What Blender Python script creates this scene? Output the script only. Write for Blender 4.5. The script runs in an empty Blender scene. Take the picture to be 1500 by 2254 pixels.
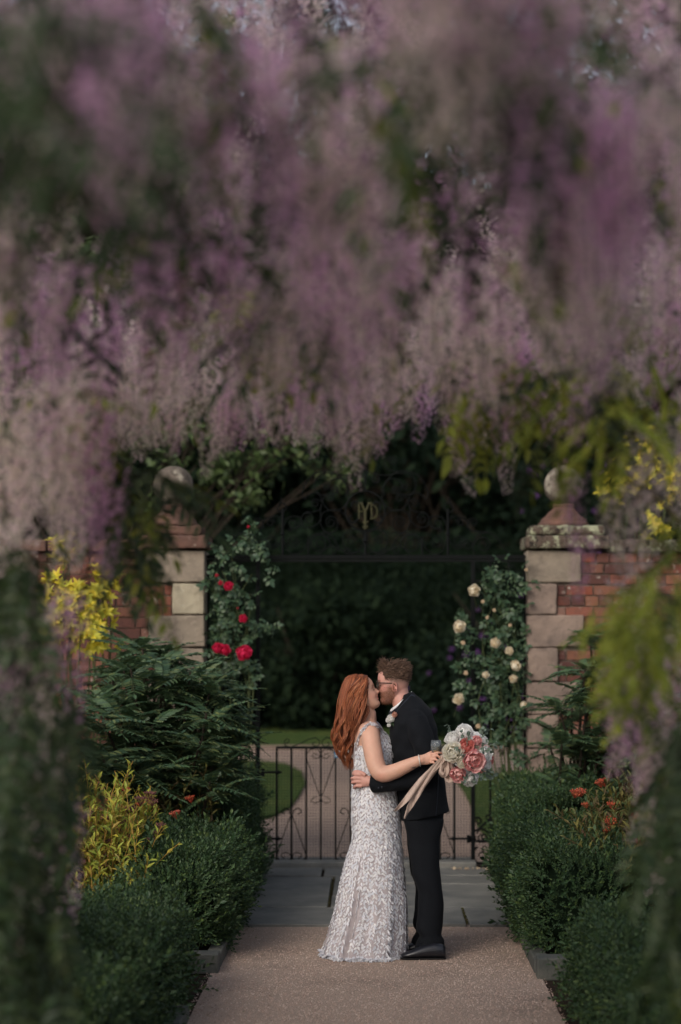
import bpy, math, random
import numpy as np
from mathutils import Vector, Matrix
from mathutils.bvhtree import BVHTree

random.seed(7); rng = np.random.default_rng(7)
sc = bpy.context.scene
COL = sc.collection

# ------------------------------------------------------------------ camera
CAMH = 1.96; F = 4375.0; VX = 825.0; HY = 1400.0      # eye height, focal length in photo pixels, vanishing point
cam_d = bpy.data.cameras.new('camera'); cam = bpy.data.objects.new('camera', cam_d); COL.objects.link(cam)
cam.location = (0, 0, CAMH); cam.rotation_euler = (math.radians(90), 0, 0)
cam_d.sensor_fit = 'HORIZONTAL'; cam_d.sensor_width = 24; cam_d.lens = 70
cam_d.shift_x = -75 / 1500; cam_d.shift_y = 273 / 1500
cam_d.clip_start = .1; cam_d.clip_end = 500
cam_d.dof.use_dof = True; cam_d.dof.focus_distance = 12.05; cam_d.dof.aperture_fstop = 1.4
sc.camera = cam
sc.render.resolution_x = 681; sc.render.resolution_y = 1024

# ------------------------------------------------------------------ sky and sun
SUN_EL, SUN_AZ = 32.0, 208.0          # azimuth clockwise from +Y: light comes from behind the camera, left
w = bpy.data.worlds.new('World'); sc.world = w; w.use_nodes = True
nt = w.node_tree; bg = nt.nodes['Background']
sky = nt.nodes.new('ShaderNodeTexSky'); sky.sky_type = 'NISHITA'; sky.sun_disc = False
sky.sun_elevation = math.radians(SUN_EL); sky.sun_rotation = math.radians(SUN_AZ)
sky.air_density = 1.0; sky.dust_density = 3.0
hs = nt.nodes.new('ShaderNodeHueSaturation'); hs.inputs['Saturation'].default_value = .55
nt.links.new(sky.outputs[0], hs.inputs['Color']); nt.links.new(hs.outputs[0], bg.inputs[0]); bg.inputs[1].default_value = .15
sd = bpy.data.lights.new('sun', 'SUN'); sun = bpy.data.objects.new('sun', sd); COL.objects.link(sun)
sd.energy = 1.15; sd.angle = math.radians(34); sd.color = (1, .89, .76)
a = math.radians(SUN_AZ); e = math.radians(SUN_EL)
sdir = Vector((math.sin(a) * math.cos(e), math.cos(a) * math.cos(e), math.sin(e)))
sun.rotation_euler = sdir.to_track_quat('Z', 'Y').to_euler()
sc.view_settings.view_transform = 'Standard'; sc.view_settings.look = 'None'
sc.view_settings.exposure = 0.06; sc.view_settings.gamma = 1; sc.view_settings.use_curve_mapping = False
sc.render.engine = 'CYCLES'
sc.cycles.max_bounces = 6; sc.cycles.transparent_max_bounces = 8

# ------------------------------------------------------------------ helpers
def P(px, py, Y):                      # measured place in the photograph -> point of the place at distance Y
    return np.array([(px - VX) / F * Y, Y, CAMH - (py - HY) / F * Y])
def GY(py): return CAMH * F / (py - HY)      # distance of a ground point seen at height py

W = {}
def setp(o, label=None, cat=None, group=None, kind=None):
    if label: o['label'] = label
    if cat: o['category'] = cat
    if group: o['group'] = group
    if kind: o['kind'] = kind
    return o
def link(o, parent=None, M=None):
    COL.objects.link(o)
    M = Matrix.Identity(4) if M is None else M
    if parent is not None:
        o.parent = parent; o.matrix_parent_inverse = W[parent.name].inverted()
    o.matrix_basis = M; W[o.name] = M.copy()
    return o
def thing(name, loc, label, cat, group=None):
    o = bpy.data.objects.new(name, None); o.empty_display_size = .2
    link(o, None, Matrix.Translation(Vector([float(c) for c in loc])))
    return setp(o, label, cat, group)
def rawmesh(name, V, loops, counts, mats, mi=None, smooth=False):
    me = bpy.data.meshes.new(name)
    V = np.asarray(V, dtype=np.float32); loops = np.asarray(loops, dtype=np.int32); counts = np.asarray(counts, dtype=np.int32)
    me.vertices.add(len(V)); me.vertices.foreach_set('co', V.ravel())
    me.loops.add(len(loops)); me.loops.foreach_set('vertex_index', loops)
    me.polygons.add(len(counts)); st = np.concatenate(([0], np.cumsum(counts)[:-1])).astype(np.int32)
    me.polygons.foreach_set('loop_start', st)
    if mi is not None: me.polygons.foreach_set('material_index', np.asarray(mi, dtype=np.int32))
    me.polygons.foreach_set('use_smooth', np.full(len(counts), smooth, dtype=bool))
    for m in mats: me.materials.append(m)
    me.update(calc_edges=True)
    return me
class Geo:                             # a bag of vertices and faces
    def __init__(s): s.v = []; s.f = []; s.m = []
    def add(s, v, f, m=0):
        n = len(s.v); s.v.extend([tuple(map(float, q)) for q in v]); s.f.extend([tuple(i + n for i in q) for q in f]); s.m.extend([m] * len(f)); return s
    def box(s, c, d, m=0, R=None, jit=0):
        c = np.array(c, float); d = np.array(d, float) / 2
        v = np.array([[x, y, z] for x in (-1, 1) for y in (-1, 1) for z in (-1, 1)], float) * d
        if jit: v = v + rng.normal(0, jit, v.shape)
        if R is not None: v = v @ np.array(R).T
        return s.add(v + c, [(0, 1, 3, 2), (4, 6, 7, 5), (0, 4, 5, 1), (2, 3, 7, 6), (0, 2, 6, 4), (1, 5, 7, 3)], m)
    def tube(s, pts, rad, seg=6, m=0, flat=None, cap=True):
        pts = np.array(pts, float); n = len(pts)
        rad = np.full(n, rad) if np.isscalar(rad) else np.array(rad, float)
        T = np.gradient(pts, axis=0); T /= np.linalg.norm(T, axis=1)[:, None] + 1e-9
        up = np.array([0, 1, 0.]) if abs(T[0][1]) < .9 else np.array([1., 0, 0])
        V = []
        for i in range(n):
            x = np.cross(up, T[i]); x /= np.linalg.norm(x) + 1e-9; y = np.cross(T[i], x); up = y
            for k in range(seg):
                a = 2 * math.pi * k / seg
                V.append(pts[i] + rad[i] * (math.cos(a) * x * (flat[0] if flat else 1) + math.sin(a) * y * (flat[1] if flat else 1)))
        Fc = [(i * seg + k, i * seg + (k + 1) % seg, (i + 1) * seg + (k + 1) % seg, (i + 1) * seg + k) for i in range(n - 1) for k in range(seg)]
        if cap: Fc += [tuple(range(seg))[::-1], tuple((n - 1) * seg + k for k in range(seg))]
        return s.add(V, Fc, m)
    def lathe(s, c, prof, seg=24, m=0, sq=None):       # prof: (radius, z)
        V = []; c = np.array(c, float)
        for r, z in prof:
            for k in range(seg):
                a = 2 * math.pi * (k + .5) / seg
                V.append(c + np.array([r * math.cos(a), r * math.sin(a), z]))
        n = len(prof)
        Fc = [(i * seg + k, i * seg + (k + 1) % seg, (i + 1) * seg + (k + 1) % seg, (i + 1) * seg + k) for i in range(n - 1) for k in range(seg)]
        Fc += [tuple(range(seg))[::-1], tuple((n - 1) * seg + k for k in range(seg))]
        return s.add(V, Fc, m)
    def ball(s, c, r, seg=16, rings=10, m=0, sc=(1, 1, 1)):
        V = []; c = np.array(c, float)
        for i in range(1, rings):
            t = math.pi * i / rings
            for k in range(seg):
                a = 2 * math.pi * k / seg
                V.append(c + r * np.array([math.sin(t) * math.cos(a) * sc[0], math.sin(t) * math.sin(a) * sc[1], math.cos(t) * sc[2]]))
        n = len(V); V += [c + (0, 0, r * sc[2]), c - (0, 0, r * sc[2])]
        Fc = [(i * seg + k, (i + 1) * seg + k, (i + 1) * seg + (k + 1) % seg, i * seg + (k + 1) % seg) for i in range(rings - 2) for k in range(seg)]
        Fc += [(n, k, (k + 1) % seg) for k in range(seg)] + [(n + 1, (rings - 2) * seg + (k + 1) % seg, (rings - 2) * seg + k) for k in range(seg)]
        return s.add(V, Fc, m)
    def arr(s):
        return (np.array(s.v, float), np.array([i for f in s.f for i in f], np.int64), np.array([len(f) for f in s.f], np.int64), np.array(s.m, np.int64))
    def mesh(s, name, mats, smooth=False):
        v, l, c, m = s.arr(); return rawmesh(name, v, l, c, mats if isinstance(mats, (list, tuple)) else [mats], m, smooth)
    def obj(s, name, mats, parent=None, smooth=False, **k):
        o = bpy.data.objects.new(name, s.mesh(name, mats, smooth)); link(o, parent); return setp(o, **k)
def bevel(o, wd=.006, seg=2):
    b = o.modifiers.new('bevel', 'BEVEL'); b.width = wd; b.segments = seg; b.limit_method = 'ANGLE'; return o
CT = bpy.data.textures.new('erosion', 'CLOUDS'); CT.noise_scale = .11; CT.noise_depth = 4
def worn(o, st=.014, lv=4):
    sb = o.modifiers.new('sub', 'SUBSURF'); sb.subdivision_type = 'SIMPLE'; sb.levels = sb.render_levels = lv
    d = o.modifiers.new('wear', 'DISPLACE'); d.texture = CT; d.strength = st; d.texture_coords = 'GLOBAL'; d.mid_level = .5; return o
def frames(Pp, D, N, S):               # local +Y -> D, local +Z -> about N
    D = D / (np.linalg.norm(D, axis=1)[:, None] + 1e-9)
    X = np.cross(D, N); X /= np.linalg.norm(X, axis=1)[:, None] + 1e-9
    Z = np.cross(X, D); S = np.broadcast_to(np.asarray(S, float), (len(Pp),))
    M = np.zeros((len(Pp), 4, 4)); M[:, :3, 0] = X * S[:, None]; M[:, :3, 1] = D * S[:, None]; M[:, :3, 2] = Z * S[:, None]
    M[:, :3, 3] = Pp; M[:, 3, 3] = 1; return M
def merge(name, geos, idx, Ms, mats, smooth=False):
    VV = []; LL = []; CC = []; MM = []; off = 0; idx = np.asarray(idx)
    for t, g in enumerate(geos):
        Mt = Ms[idx == t]
        if not len(Mt): continue
        v, l, c, m = g.arr(); k = len(Mt); n = len(v)
        V = np.einsum('kij,nj->kni', Mt[:, :3, :3], v) + Mt[:, None, :3, 3]
        VV.append(V.reshape(-1, 3)); LL.append((l[None] + (np.arange(k) * n)[:, None] + off).ravel()); off += k * n
        CC.append(np.tile(c, k)); MM.append(np.tile(m, k))
    return rawmesh(name, np.concatenate(VV), np.concatenate(LL), np.concatenate(CC), mats, np.concatenate(MM), smooth)
def scatter(parent, name, geos, idx, Ms, mats, limit=300, stuff='foliage', smooth=False, label=None):
    """the pieces that show largest become parts of their own, sharing meshes; the rest is one joined part"""
    idx = np.asarray(idx); pos = Ms[:, :3, 3]; Y = np.maximum(pos[:, 1], .3)
    px = pos[:, 0] / Y * F + VX; py = HY - (pos[:, 2] - CAMH) / Y * F
    sz = np.linalg.norm(Ms[:, :3, 1], axis=1) / Y
    vis = (px > -40) & (px < 1540) & (py > -40) & (py < 2290)
    order = np.argsort(-(sz * np.where(vis, 1, .001)))
    lim = min(limit, int(vis.sum())); first = order[:lim]; rest = order[lim:]
    mats = mats if isinstance(mats, (list, tuple)) else [mats]
    shared = [g.mesh(name, mats, smooth) for g in geos] if lim else None
    for i in first:
        o = bpy.data.objects.new(name, shared[idx[i]]); link(o, parent, Matrix(Ms[i].tolist()))
        if label: o['label'] = label
    if len(rest):
        o = bpy.data.objects.new(stuff, merge(stuff, geos, idx[rest], Ms[rest], mats, smooth)); link(o, parent); o['kind'] = 'stuff'
def spline(pts, n):
    pts = np.array(pts, float); m = len(pts); out = []
    t = np.linspace(0, m - 1, n)
    for u in t:
        i = min(int(u), m - 2); f = u - i
        p0 = pts[max(i - 1, 0)]; p1 = pts[i]; p2 = pts[i + 1]; p3 = pts[min(i + 2, m - 1)]
        out.append(.5 * ((2 * p1) + (-p0 + p2) * f + (2 * p0 - 5 * p1 + 4 * p2 - p3) * f * f + (-p0 + 3 * p1 - 3 * p2 + p3) * f ** 3))
    return np.array(out)
def unit(k): 
    v = rng.normal(size=(k, 3)); return v / np.linalg.norm(v, axis=1)[:, None]

# ------------------------------------------------------------------ materials
def mat(name, col, rough=.7, spec=.3, col2=None, scale=8, detail=6, bump=0, bscale=None, metal=0, coord='Object', island=False, objrand=False,
        cols=None, trans=0, sheen=0, attr=None, ramp=(.35, .65), stretch=None, sat=1, bumpd=.01):
    m = bpy.data.materials.new(name); m.use_nodes = True; t = m.node_tree; n = t.nodes; L = t.links
    b = n['Principled BSDF']; b.inputs['Roughness'].default_value = rough; b.inputs['Specular IOR Level'].default_value = spec; b.inputs['Metallic'].default_value = metal
    if sheen: b.inputs['Sheen Weight'].default_value = sheen
    tc = n.new('ShaderNodeTexCoord'); src = tc.outputs[coord] if coord != 'World' else n.new('ShaderNodeNewGeometry').outputs['Position']
    if stretch:
        mp = n.new('ShaderNodeMapping'); mp.inputs['Scale'].default_value = stretch; L.new(src, mp.inputs[0]); src = mp.outputs[0]
    out = None
    if cols:                            # random pick among colours, per leaf island or per object
        r = n.new('ShaderNodeValToRGB'); els = r.color_ramp.elements
        els[0].color = (*cols[0], 1); els[1].color = (*cols[-1], 1)
        for i, c in enumerate(cols[1:-1]):
            e_ = els.new((i + 1) / (len(cols) - 1)); e_.color = (*c, 1)
        if objrand: L.new(n.new('ShaderNodeObjectInfo').outputs['Random'], r.inputs[0])
        else: L.new(n.new('ShaderNodeNewGeometry').outputs['Random Per Island'], r.inputs[0])
        out = r.outputs[0]
    if attr:
        at = n.new('ShaderNodeAttribute'); at.attribute_name = attr; out = at.outputs['Color']
    if col2 is not None or out is None:
        if col2 is not None:
            nz = n.new('ShaderNodeTexNoise'); nz.inputs['Scale'].default_value = scale; nz.inputs['Detail'].default_value = detail; nz.inputs['Roughness'].default_value = .65
            L.new(src, nz.inputs['Vector'])
            mr = n.new('ShaderNodeMapRange'); mr.inputs['From Min'].default_value = ramp[0]; mr.inputs['From Max'].default_value = ramp[1]; L.new(nz.outputs[0], mr.inputs[0])
            mx = n.new('ShaderNodeMix'); mx.data_type = 'RGBA'; L.new(mr.outputs[0], mx.inputs['Factor'])
            if out is not None: L.new(out, mx.inputs['A'])
            else: mx.inputs['A'].default_value = (*col, 1)
            mx.inputs['B'].default_value = (*col2, 1); out = mx.outputs['Result']
    if out is not None: L.new(out, b.inputs['Base Color'])
    else: b.inputs['Base Color'].default_value = (*col, 1)
    if bump:
        nb = n.new('ShaderNodeTexNoise'); nb.inputs['Scale'].default_value = bscale or scale * 4; nb.inputs['Detail'].default_value = 8; nb.inputs['Roughness'].default_value = .7
        L.new(src, nb.inputs['Vector']); bp = n.new('ShaderNodeBump'); bp.inputs['Strength'].default_value = bump; bp.inputs['Distance'].default_value = bumpd
        L.new(nb.outputs[0], bp.inputs['Height']); L.new(bp.outputs[0], b.inputs['Normal'])
    if trans:
        tr = n.new('ShaderNodeBsdfTranslucent'); ms = n.new('ShaderNodeMixShader'); ms.inputs[0].default_value = trans
        if out is not None: L.new(out, tr.inputs[0])
        else: tr.inputs[0].default_value = (*col, 1)
        L.new(b.outputs[0], ms.inputs[1]); L.new(tr.outputs[0], ms.inputs[2]); L.new(ms.outputs[0], n['Material Output'].inputs[0])
    return m
def node_add_patches(m, col, scale, lo, hi, coord='Object', voronoi=False):
    """a second layer of stains with a shape of their own"""
    t = m.node_tree; n = t.nodes; L = t.links; b = n['Principled BSDF']
    lk = [l for l in L if l.to_socket == b.inputs['Base Color']]
    mx = n.new('ShaderNodeMix'); mx.data_type = 'RGBA'
    if lk: s_ = lk[0].from_socket; L.remove(lk[0]); L.new(s_, mx.inputs['A'])
    else: mx.inputs['A'].default_value = b.inputs['Base Color'].default_value
    mx.inputs['B'].default_value = (*col, 1)
    tc = n.new('ShaderNodeTexCoord') if coord == 'Object' else None
    src = tc.outputs['Object'] if tc else n.new('ShaderNodeNewGeometry').outputs['Position']
    nz = n.new('ShaderNodeTexVoronoi' if voronoi else 'ShaderNodeTexNoise'); nz.inputs['Scale'].default_value = scale
    if not voronoi: nz.inputs['Detail'].default_value = 10; nz.inputs['Roughness'].default_value = .75
    L.new(src, nz.inputs['Vector'])
    mr = n.new('ShaderNodeMapRange'); mr.inputs['From Min'].default_value = lo; mr.inputs['From Max'].default_value = hi
    L.new(nz.outputs[0], mr.inputs[0]); L.new(mr.outputs[0], mx.inputs['Factor']); L.new(mx.outputs['Result'], b.inputs['Base Color'])
    return m
M_ = {}
M_['gravel'] = node_add_patches(node_add_patches(mat('gravel', (.44, .335, .265), .9, .2, (.31, .235, .19), 130, 4, .9, 260, coord='World', ramp=(.4, .6), bumpd=.006), (.20, .15, .125), 1.1, .5, .72, 'World'), (.5, .4, .36), 55, .63, .68, 'World')
M_['gravel_far'] = mat('gravel_far', (.38, .28, .22), .9, .2, (.31, .225, .18), 3, 6, .5, 120, coord='World')
M_['earth'] = mat('earth', (.06, .04, .028), .95, .1, (.03, .02, .015), 20, 8, 1, 60, coord='World', bumpd=.03)
M_['slate'] = node_add_patches(node_add_patches(mat('slate', (.22, .215, .195), .6, .3, (.145, .145, .135), 3, 8, .35, 25, coord='World', bumpd=.006), (.10, .105, .105), 1.7, .5, .68, 'World'), (.13, .11, .07), 7, .62, .74, 'World')
M_['stone'] = node_add_patches(node_add_patches(mat('stone', (.32, .265, .205), .9, .15, (.20, .165, .13), 3.5, 8, .8, 30, coord='World', bumpd=.012), (.12, .10, .085), 3.0, .50, .66, 'World'), (.44, .42, .33), 13, .62, .70, 'World')
M_['stone_warm'] = node_add_patches(mat('stone_warm', (.28, .21, .17), .9, .15, (.17, .13, .11), 3.5, 8, .8, 35, coord='World', bumpd=.012), (.10, .08, .07), 3, .52, .68, 'World')
M_['stone_pale'] = node_add_patches(mat('stone_pale', (.42, .37, .27), .85, .2, (.31, .27, .20), 6, 8, .8, 30, coord='World', bumpd=.012), (.6, .58, .48), 25, .6, .66, 'World')
M_['lichen_stone'] = node_add_patches(node_add_patches(mat('lichen_stone', (.12, .09, .07), .9, .15, (.07, .05, .04), 7, 8, 1, 40, coord='World', bumpd=.02), (.36, .37, .25), 7, .50, .57, 'World'), (.012, .013, .012), 11, .53, .60, 'World')
M_['red_stone'] = node_add_patches(mat('red_stone', (.17, .09, .068), .9, .15, (.10, .06, .05), 6, 8, .8, 40, coord='World', bumpd=.015), (.38, .32, .27), 5, .6, .66, 'World')
M_['mortar'] = mat('mortar', (.33, .28, .23), .95, .1, (.18, .14, .12), 30, 6, .8, 80, coord='World')
M_['brick'] = node_add_patches(node_add_patches(mat('brick', (.3, .1, .06), .9, .15, cols=[(.18, .062, .042), (.105, .045, .036), (.21, .095, .06), (.14, .062, .048), (.085, .040, .035), (.22, .070, .044), (.20, .12, .095)], objrand=True, bump=.7, bscale=40, bumpd=.012, coord='World'),
    (.08, .045, .04), 7, .48, .68, 'World'), (.40, .36, .31), 16, .60, .66, 'World')
M_['iron'] = mat('iron', (.003, .004, .0045), .75, .12, (.005, .006, .006), 30, bump=.2, bscale=60)
M_['gold'] = mat('gold', (.05, .047, .018), .7, .2, (.025, .025, .012), 30)
M_['bark'] = mat('bark', (.07, .055, .042), .95, .1, (.03, .025, .02), 12, 8, 1, 30, stretch=(4, 4, 1), bumpd=.03)
M_['stem'] = mat('stem', (.06, .075, .03), .8, .2)
M_['core'] = mat('core', (.008, .014, .008), 1, 0)  # near-black colour of the solid cores added inside hedges, shrubs and wood
def leafm(name, cols, trans=.22, rough=.5, spec=.35): return mat(name, (0, 0, 0), rough, spec, cols=cols, trans=trans)
M_['box'] = leafm('box_leaf', [(.020, .045, .020), (.035, .075, .028), (.055, .10, .035), (.03, .06, .03), (.10, .15, .04)], .15)
M_['mahonia'] = leafm('mahonia_leaf', [(.028, .060, .032), (.05, .10, .048), (.08, .135, .058), (.036, .075, .042), (.14, .17, .06)], .12, .45, .4)
M_['yellow'] = leafm('yellow_leaf', [(.62, .50, .04), (.74, .60, .05), (.48, .46, .05), (.66, .52, .05), (.36, .40, .05)], .3)
M_['lime'] = leafm('lime_leaf', [(.36, .38, .05), (.24, .30, .045), (.50, .45, .06), (.42, .24, .07), (.15, .22, .04), (.42, .42, .06)], .25)
M_['copper'] = leafm('copper_leaf', [(.06, .085, .025), (.12, .13, .03), (.10, .05, .03), (.19, .18, .04), (.16, .07, .03)], .2)
M_['rose_leaf'] = leafm('rose_leaf', [(.025, .055, .025), (.045, .085, .035), (.035, .07, .04), (.07, .11, .05)], .15, .45, .4)
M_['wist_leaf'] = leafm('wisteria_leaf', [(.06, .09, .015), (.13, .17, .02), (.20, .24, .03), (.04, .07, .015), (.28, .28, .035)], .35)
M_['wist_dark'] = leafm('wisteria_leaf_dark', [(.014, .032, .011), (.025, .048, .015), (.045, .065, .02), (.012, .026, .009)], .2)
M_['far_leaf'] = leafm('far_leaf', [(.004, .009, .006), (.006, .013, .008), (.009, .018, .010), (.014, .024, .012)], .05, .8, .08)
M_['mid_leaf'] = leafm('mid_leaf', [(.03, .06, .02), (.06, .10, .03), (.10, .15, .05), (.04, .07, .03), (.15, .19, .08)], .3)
M_['lawn'] = node_add_patches(mat('lawn', (.06, .095, .025), .9, .1, (.04, .07, .02), 6, 8, 1, 200, coord='World'), (.12, .13, .035), .8, .5, .7, 'World')
M_['rhodo'] = leafm('purple_petal', [(.13, .045, .19), (.18, .07, .25), (.09, .03, .14)], .3)
# ------------------------------------------------------------------ ground
def sheet(name, poly, z, m, **k):
    g = Geo(); g.add([(x, y, z) for x, y in poly], [tuple(range(len(poly)))]); return g.obj(name, m, kind='structure', **k)
sheet('ground', [(-150, -30), (150, -30), (150, 250), (-150, 250)], -.012, M_['earth'])
sheet('gravel_path', [(-.95, -6), (.96, -6), (.96, 11.35), (1.0, 13.5), (-1.0, 13.5), (-.95, 11.35)], 0.0, M_['gravel'])
sheet('far_gravel_path', [(-14, 17.0), (14, 17.0), (14, 36), (-14, 36)], -.004, M_['gravel_far'])
def px_ground(pts): return [tuple(P(x, y, GY(y))[:2]) for x, y in pts]
def lawn(name, poly):
    g = Geo(); n = len(poly); g.add([(x, y, .03) for x, y in poly] + [(x, y, -.01) for x, y in poly], [tuple(range(n))] + [(i, (i + 1) % n, n + (i + 1) % n, n + i) for i in range(n)])
    o = g.obj(name, M_['lawn'], kind='structure')
    # short grass blades near the gate side
    k = 9000; xs = np.array(poly); lo = xs.min(0); hi = xs.max(0)
    pts = rng.uniform(lo, hi, (k, 2)); ins = np.zeros(k, bool); j = n - 1
    for i in range(n):
        xi, yi = poly[i]; xj, yj = poly[j]
        c = ((yi > pts[:, 1]) != (yj > pts[:, 1])) & (pts[:, 0] < (xj - xi) * (pts[:, 1] - yi) / (yj - yi + 1e-9) + xi); ins ^= c; j = i
    pts = pts[ins]; k = len(pts)
    Pp = np.column_stack([pts, np.full(k, .028)]); D = unit(k) * .5; D[:, 2] = 1
    bl = Geo(); bl.add([(-.004, 0, 0), (.004, 0, 0), (0, .05, 0)], [(0, 1, 2)])
    o2 = bpy.data.objects.new('grass', merge('grass', [bl], np.zeros(k, int), frames(Pp, D, unit(k), rng.uniform(.6, 1.3, k)), [M_['grassb']])); link(o2)
    setp(o2, 'short green mown grass on the ' + ('left' if poly[0][0] < 0 else 'right') + ' side of the path beyond the gate', 'grass', kind='stuff')
M_['grassb'] = leafm('grass_blade', [(.05, .085, .022), (.075, .11, .028), (.10, .13, .035)], .2)
left_isle = px_ground([(200, 1690), (420, 1678), (560, 1677), (630, 1685), (665, 1702), (672, 1728), (660, 1752), (640, 1780), (600, 1800), (560, 1810), (420, 1818), (200, 1822)])
right_isle = px_ground([(985, 1705), (1006, 1722), (1022, 1745), (1034, 1768), (1042, 1793), (1052, 1822), (1075, 1850), (1200, 1860), (1500, 1862), (1500, 1703)])
lawn('lawn', left_isle); lawn('lawn', right_isle)
g = Geo(); g.add([(-30, 34.2, .03), (30, 34.2, .03), (30, 60, .04), (-30, 60, .04)], [(0, 1, 2, 3)]); g.obj('far_lawn', M_['lawn'], kind='structure')
g = Geo(); g.box((0, 34.12, .02), (60, .12, .12)); g.obj('lawn_edging', M_['stone_warm'], kind='structure')

# loose gravel stones
k = 26000; xy = np.column_stack([rng.uniform(-.98, .98, k), 13.4 - 4.6 * rng.uniform(0, 1, k) ** .8])
peb = Geo(); peb.add([(-.5, 0, -.1), (0, -.45, -.1), (.5, 0, -.1), (0, .5, -.1), (0, 0, .35)], [(0, 1, 4), (1, 2, 4), (2, 3, 4), (3, 0, 4)])
ang = rng.uniform(0, 6.28, k)
Mg = frames(np.column_stack([xy, np.full(k, .001)]), np.column_stack([np.cos(ang), np.sin(ang), np.zeros(k)]), np.tile([0, 0, 1.], (k, 1)), rng.uniform(.004, .013, k))
M_['pebble'] = mat('pebble', (0, 0, 0), .9, .2, cols=[(.44, .31, .25), (.30, .205, .165), (.56, .44, .37), (.20, .14, .12), (.38, .265, .21)])
o = bpy.data.objects.new('gravel', merge('gravel', [peb], np.zeros(k, int), Mg, [M_['pebble']])); link(o)
setp(o, 'loose pinkish brown gravel lying on the path in front of the couple', 'gravel', kind='stuff')

# paving in front of the gate
pav = bpy.data.objects.new('paving', None); link(pav); pav['kind'] = 'structure'
def slab(x0, x1, y0, y1, dz=0):
    gq = .012; g = Geo(); dz += random.uniform(-.002, .002)
    v = [(x0 + gq, y0 + gq), (x1 - gq, y0 + gq), (x1 - gq, y1 - gq), (x0 + gq, y1 - gq)]
    v = [(x + random.uniform(-.006, .006), y + random.uniform(-.01, .01)) for x, y in v]
    g.add([(x, y, .022 + dz + random.uniform(-.002, .002)) for x, y in v] + [(x, y, -.02) for x, y in v], [(0, 1, 2, 3), (0, 4, 5, 1), (1, 5, 6, 2), (2, 6, 7, 3), (3, 7, 4, 0)])
    bevel(g.obj('paving_slab', M_['slate'], pav), .006, 2)
for s_ in [(-.95, -.10, 13.36, 14.22), (-.10, .628, 13.36, 14.22), (.628, .94, 13.36, 14.22), (-.97, -.33, 14.22, 15.98), (-.33, .22, 14.22, 14.85), (-.33, .22, 14.85, 15.62),
           (.22, 1.0, 14.22, 15.55), (-.33, .45, 15.62, 16.06), (.45, 1.03, 15.55, 16.06)]: slab(*s_)
for a_, b_ in ((-1.05, -.42), (-.42, .31), (.31, .95)): slab(a_, b_, 16.1, 16.62, .0)
g = Geo(); g.box((-.076, 16.82, .03), (1.86, .38, .075)); o = bevel(g.obj('threshold_stone', M_['slate'], pav), .01)
# moss and grit in the joints
g = Geo()
for (x, y0, y1) in ((-.33, 14.2, 16.0), (.628, 13.4, 14.2), (.22, 14.3, 15.5)):
    for i in range(70):
        y = random.uniform(y0, y1); g.ball((x + random.uniform(-.006, .006), y, .016), random.uniform(.003, .007), 5, 4)
g.obj('moss', mat('moss', (.10, .085, .05), 1, 0, (.04, .045, .015), 30), pav, kind='stuff')
# stone edging round the beds
def kerb(label, c, d, R=0):
    g = Geo(); g.box(c, d, jit=.002); o = bevel(g.obj('edging_stone', M_['edging'], None, label=label, cat='edging stone', group='edging stones at the bed corners'), .008)
M_['edging'] = node_add_patches(mat('edging', (.12, .12, .105), .85, .2, (.07, .075, .07), 8, 8, .7, 40, coord='World'), (.2, .19, .16), 20, .62, .7, 'World')
kerb('grey edging stone at the corner of the left hedge bed by the gravel', (-1.22, 11.62, .05), (.62, .16, .12))
kerb('grey edging stone at the corner of the right hedge bed by the gravel', (1.16, 11.42, .055), (.46, .15, .13))
kerb('long edging stone running beside the left box hedge to the paving', (-.955, 12.5, .035), (.09, 1.55, .09))
kerb('long edging stone running beside the right box hedge to the paving', (.975, 12.35, .035), (.09, 1.6, .09))
kerb('dark rounded stone at the bottom left edge of the gravel path', (-1.0, 9.93, .03), (.10, .5, .08))

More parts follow.
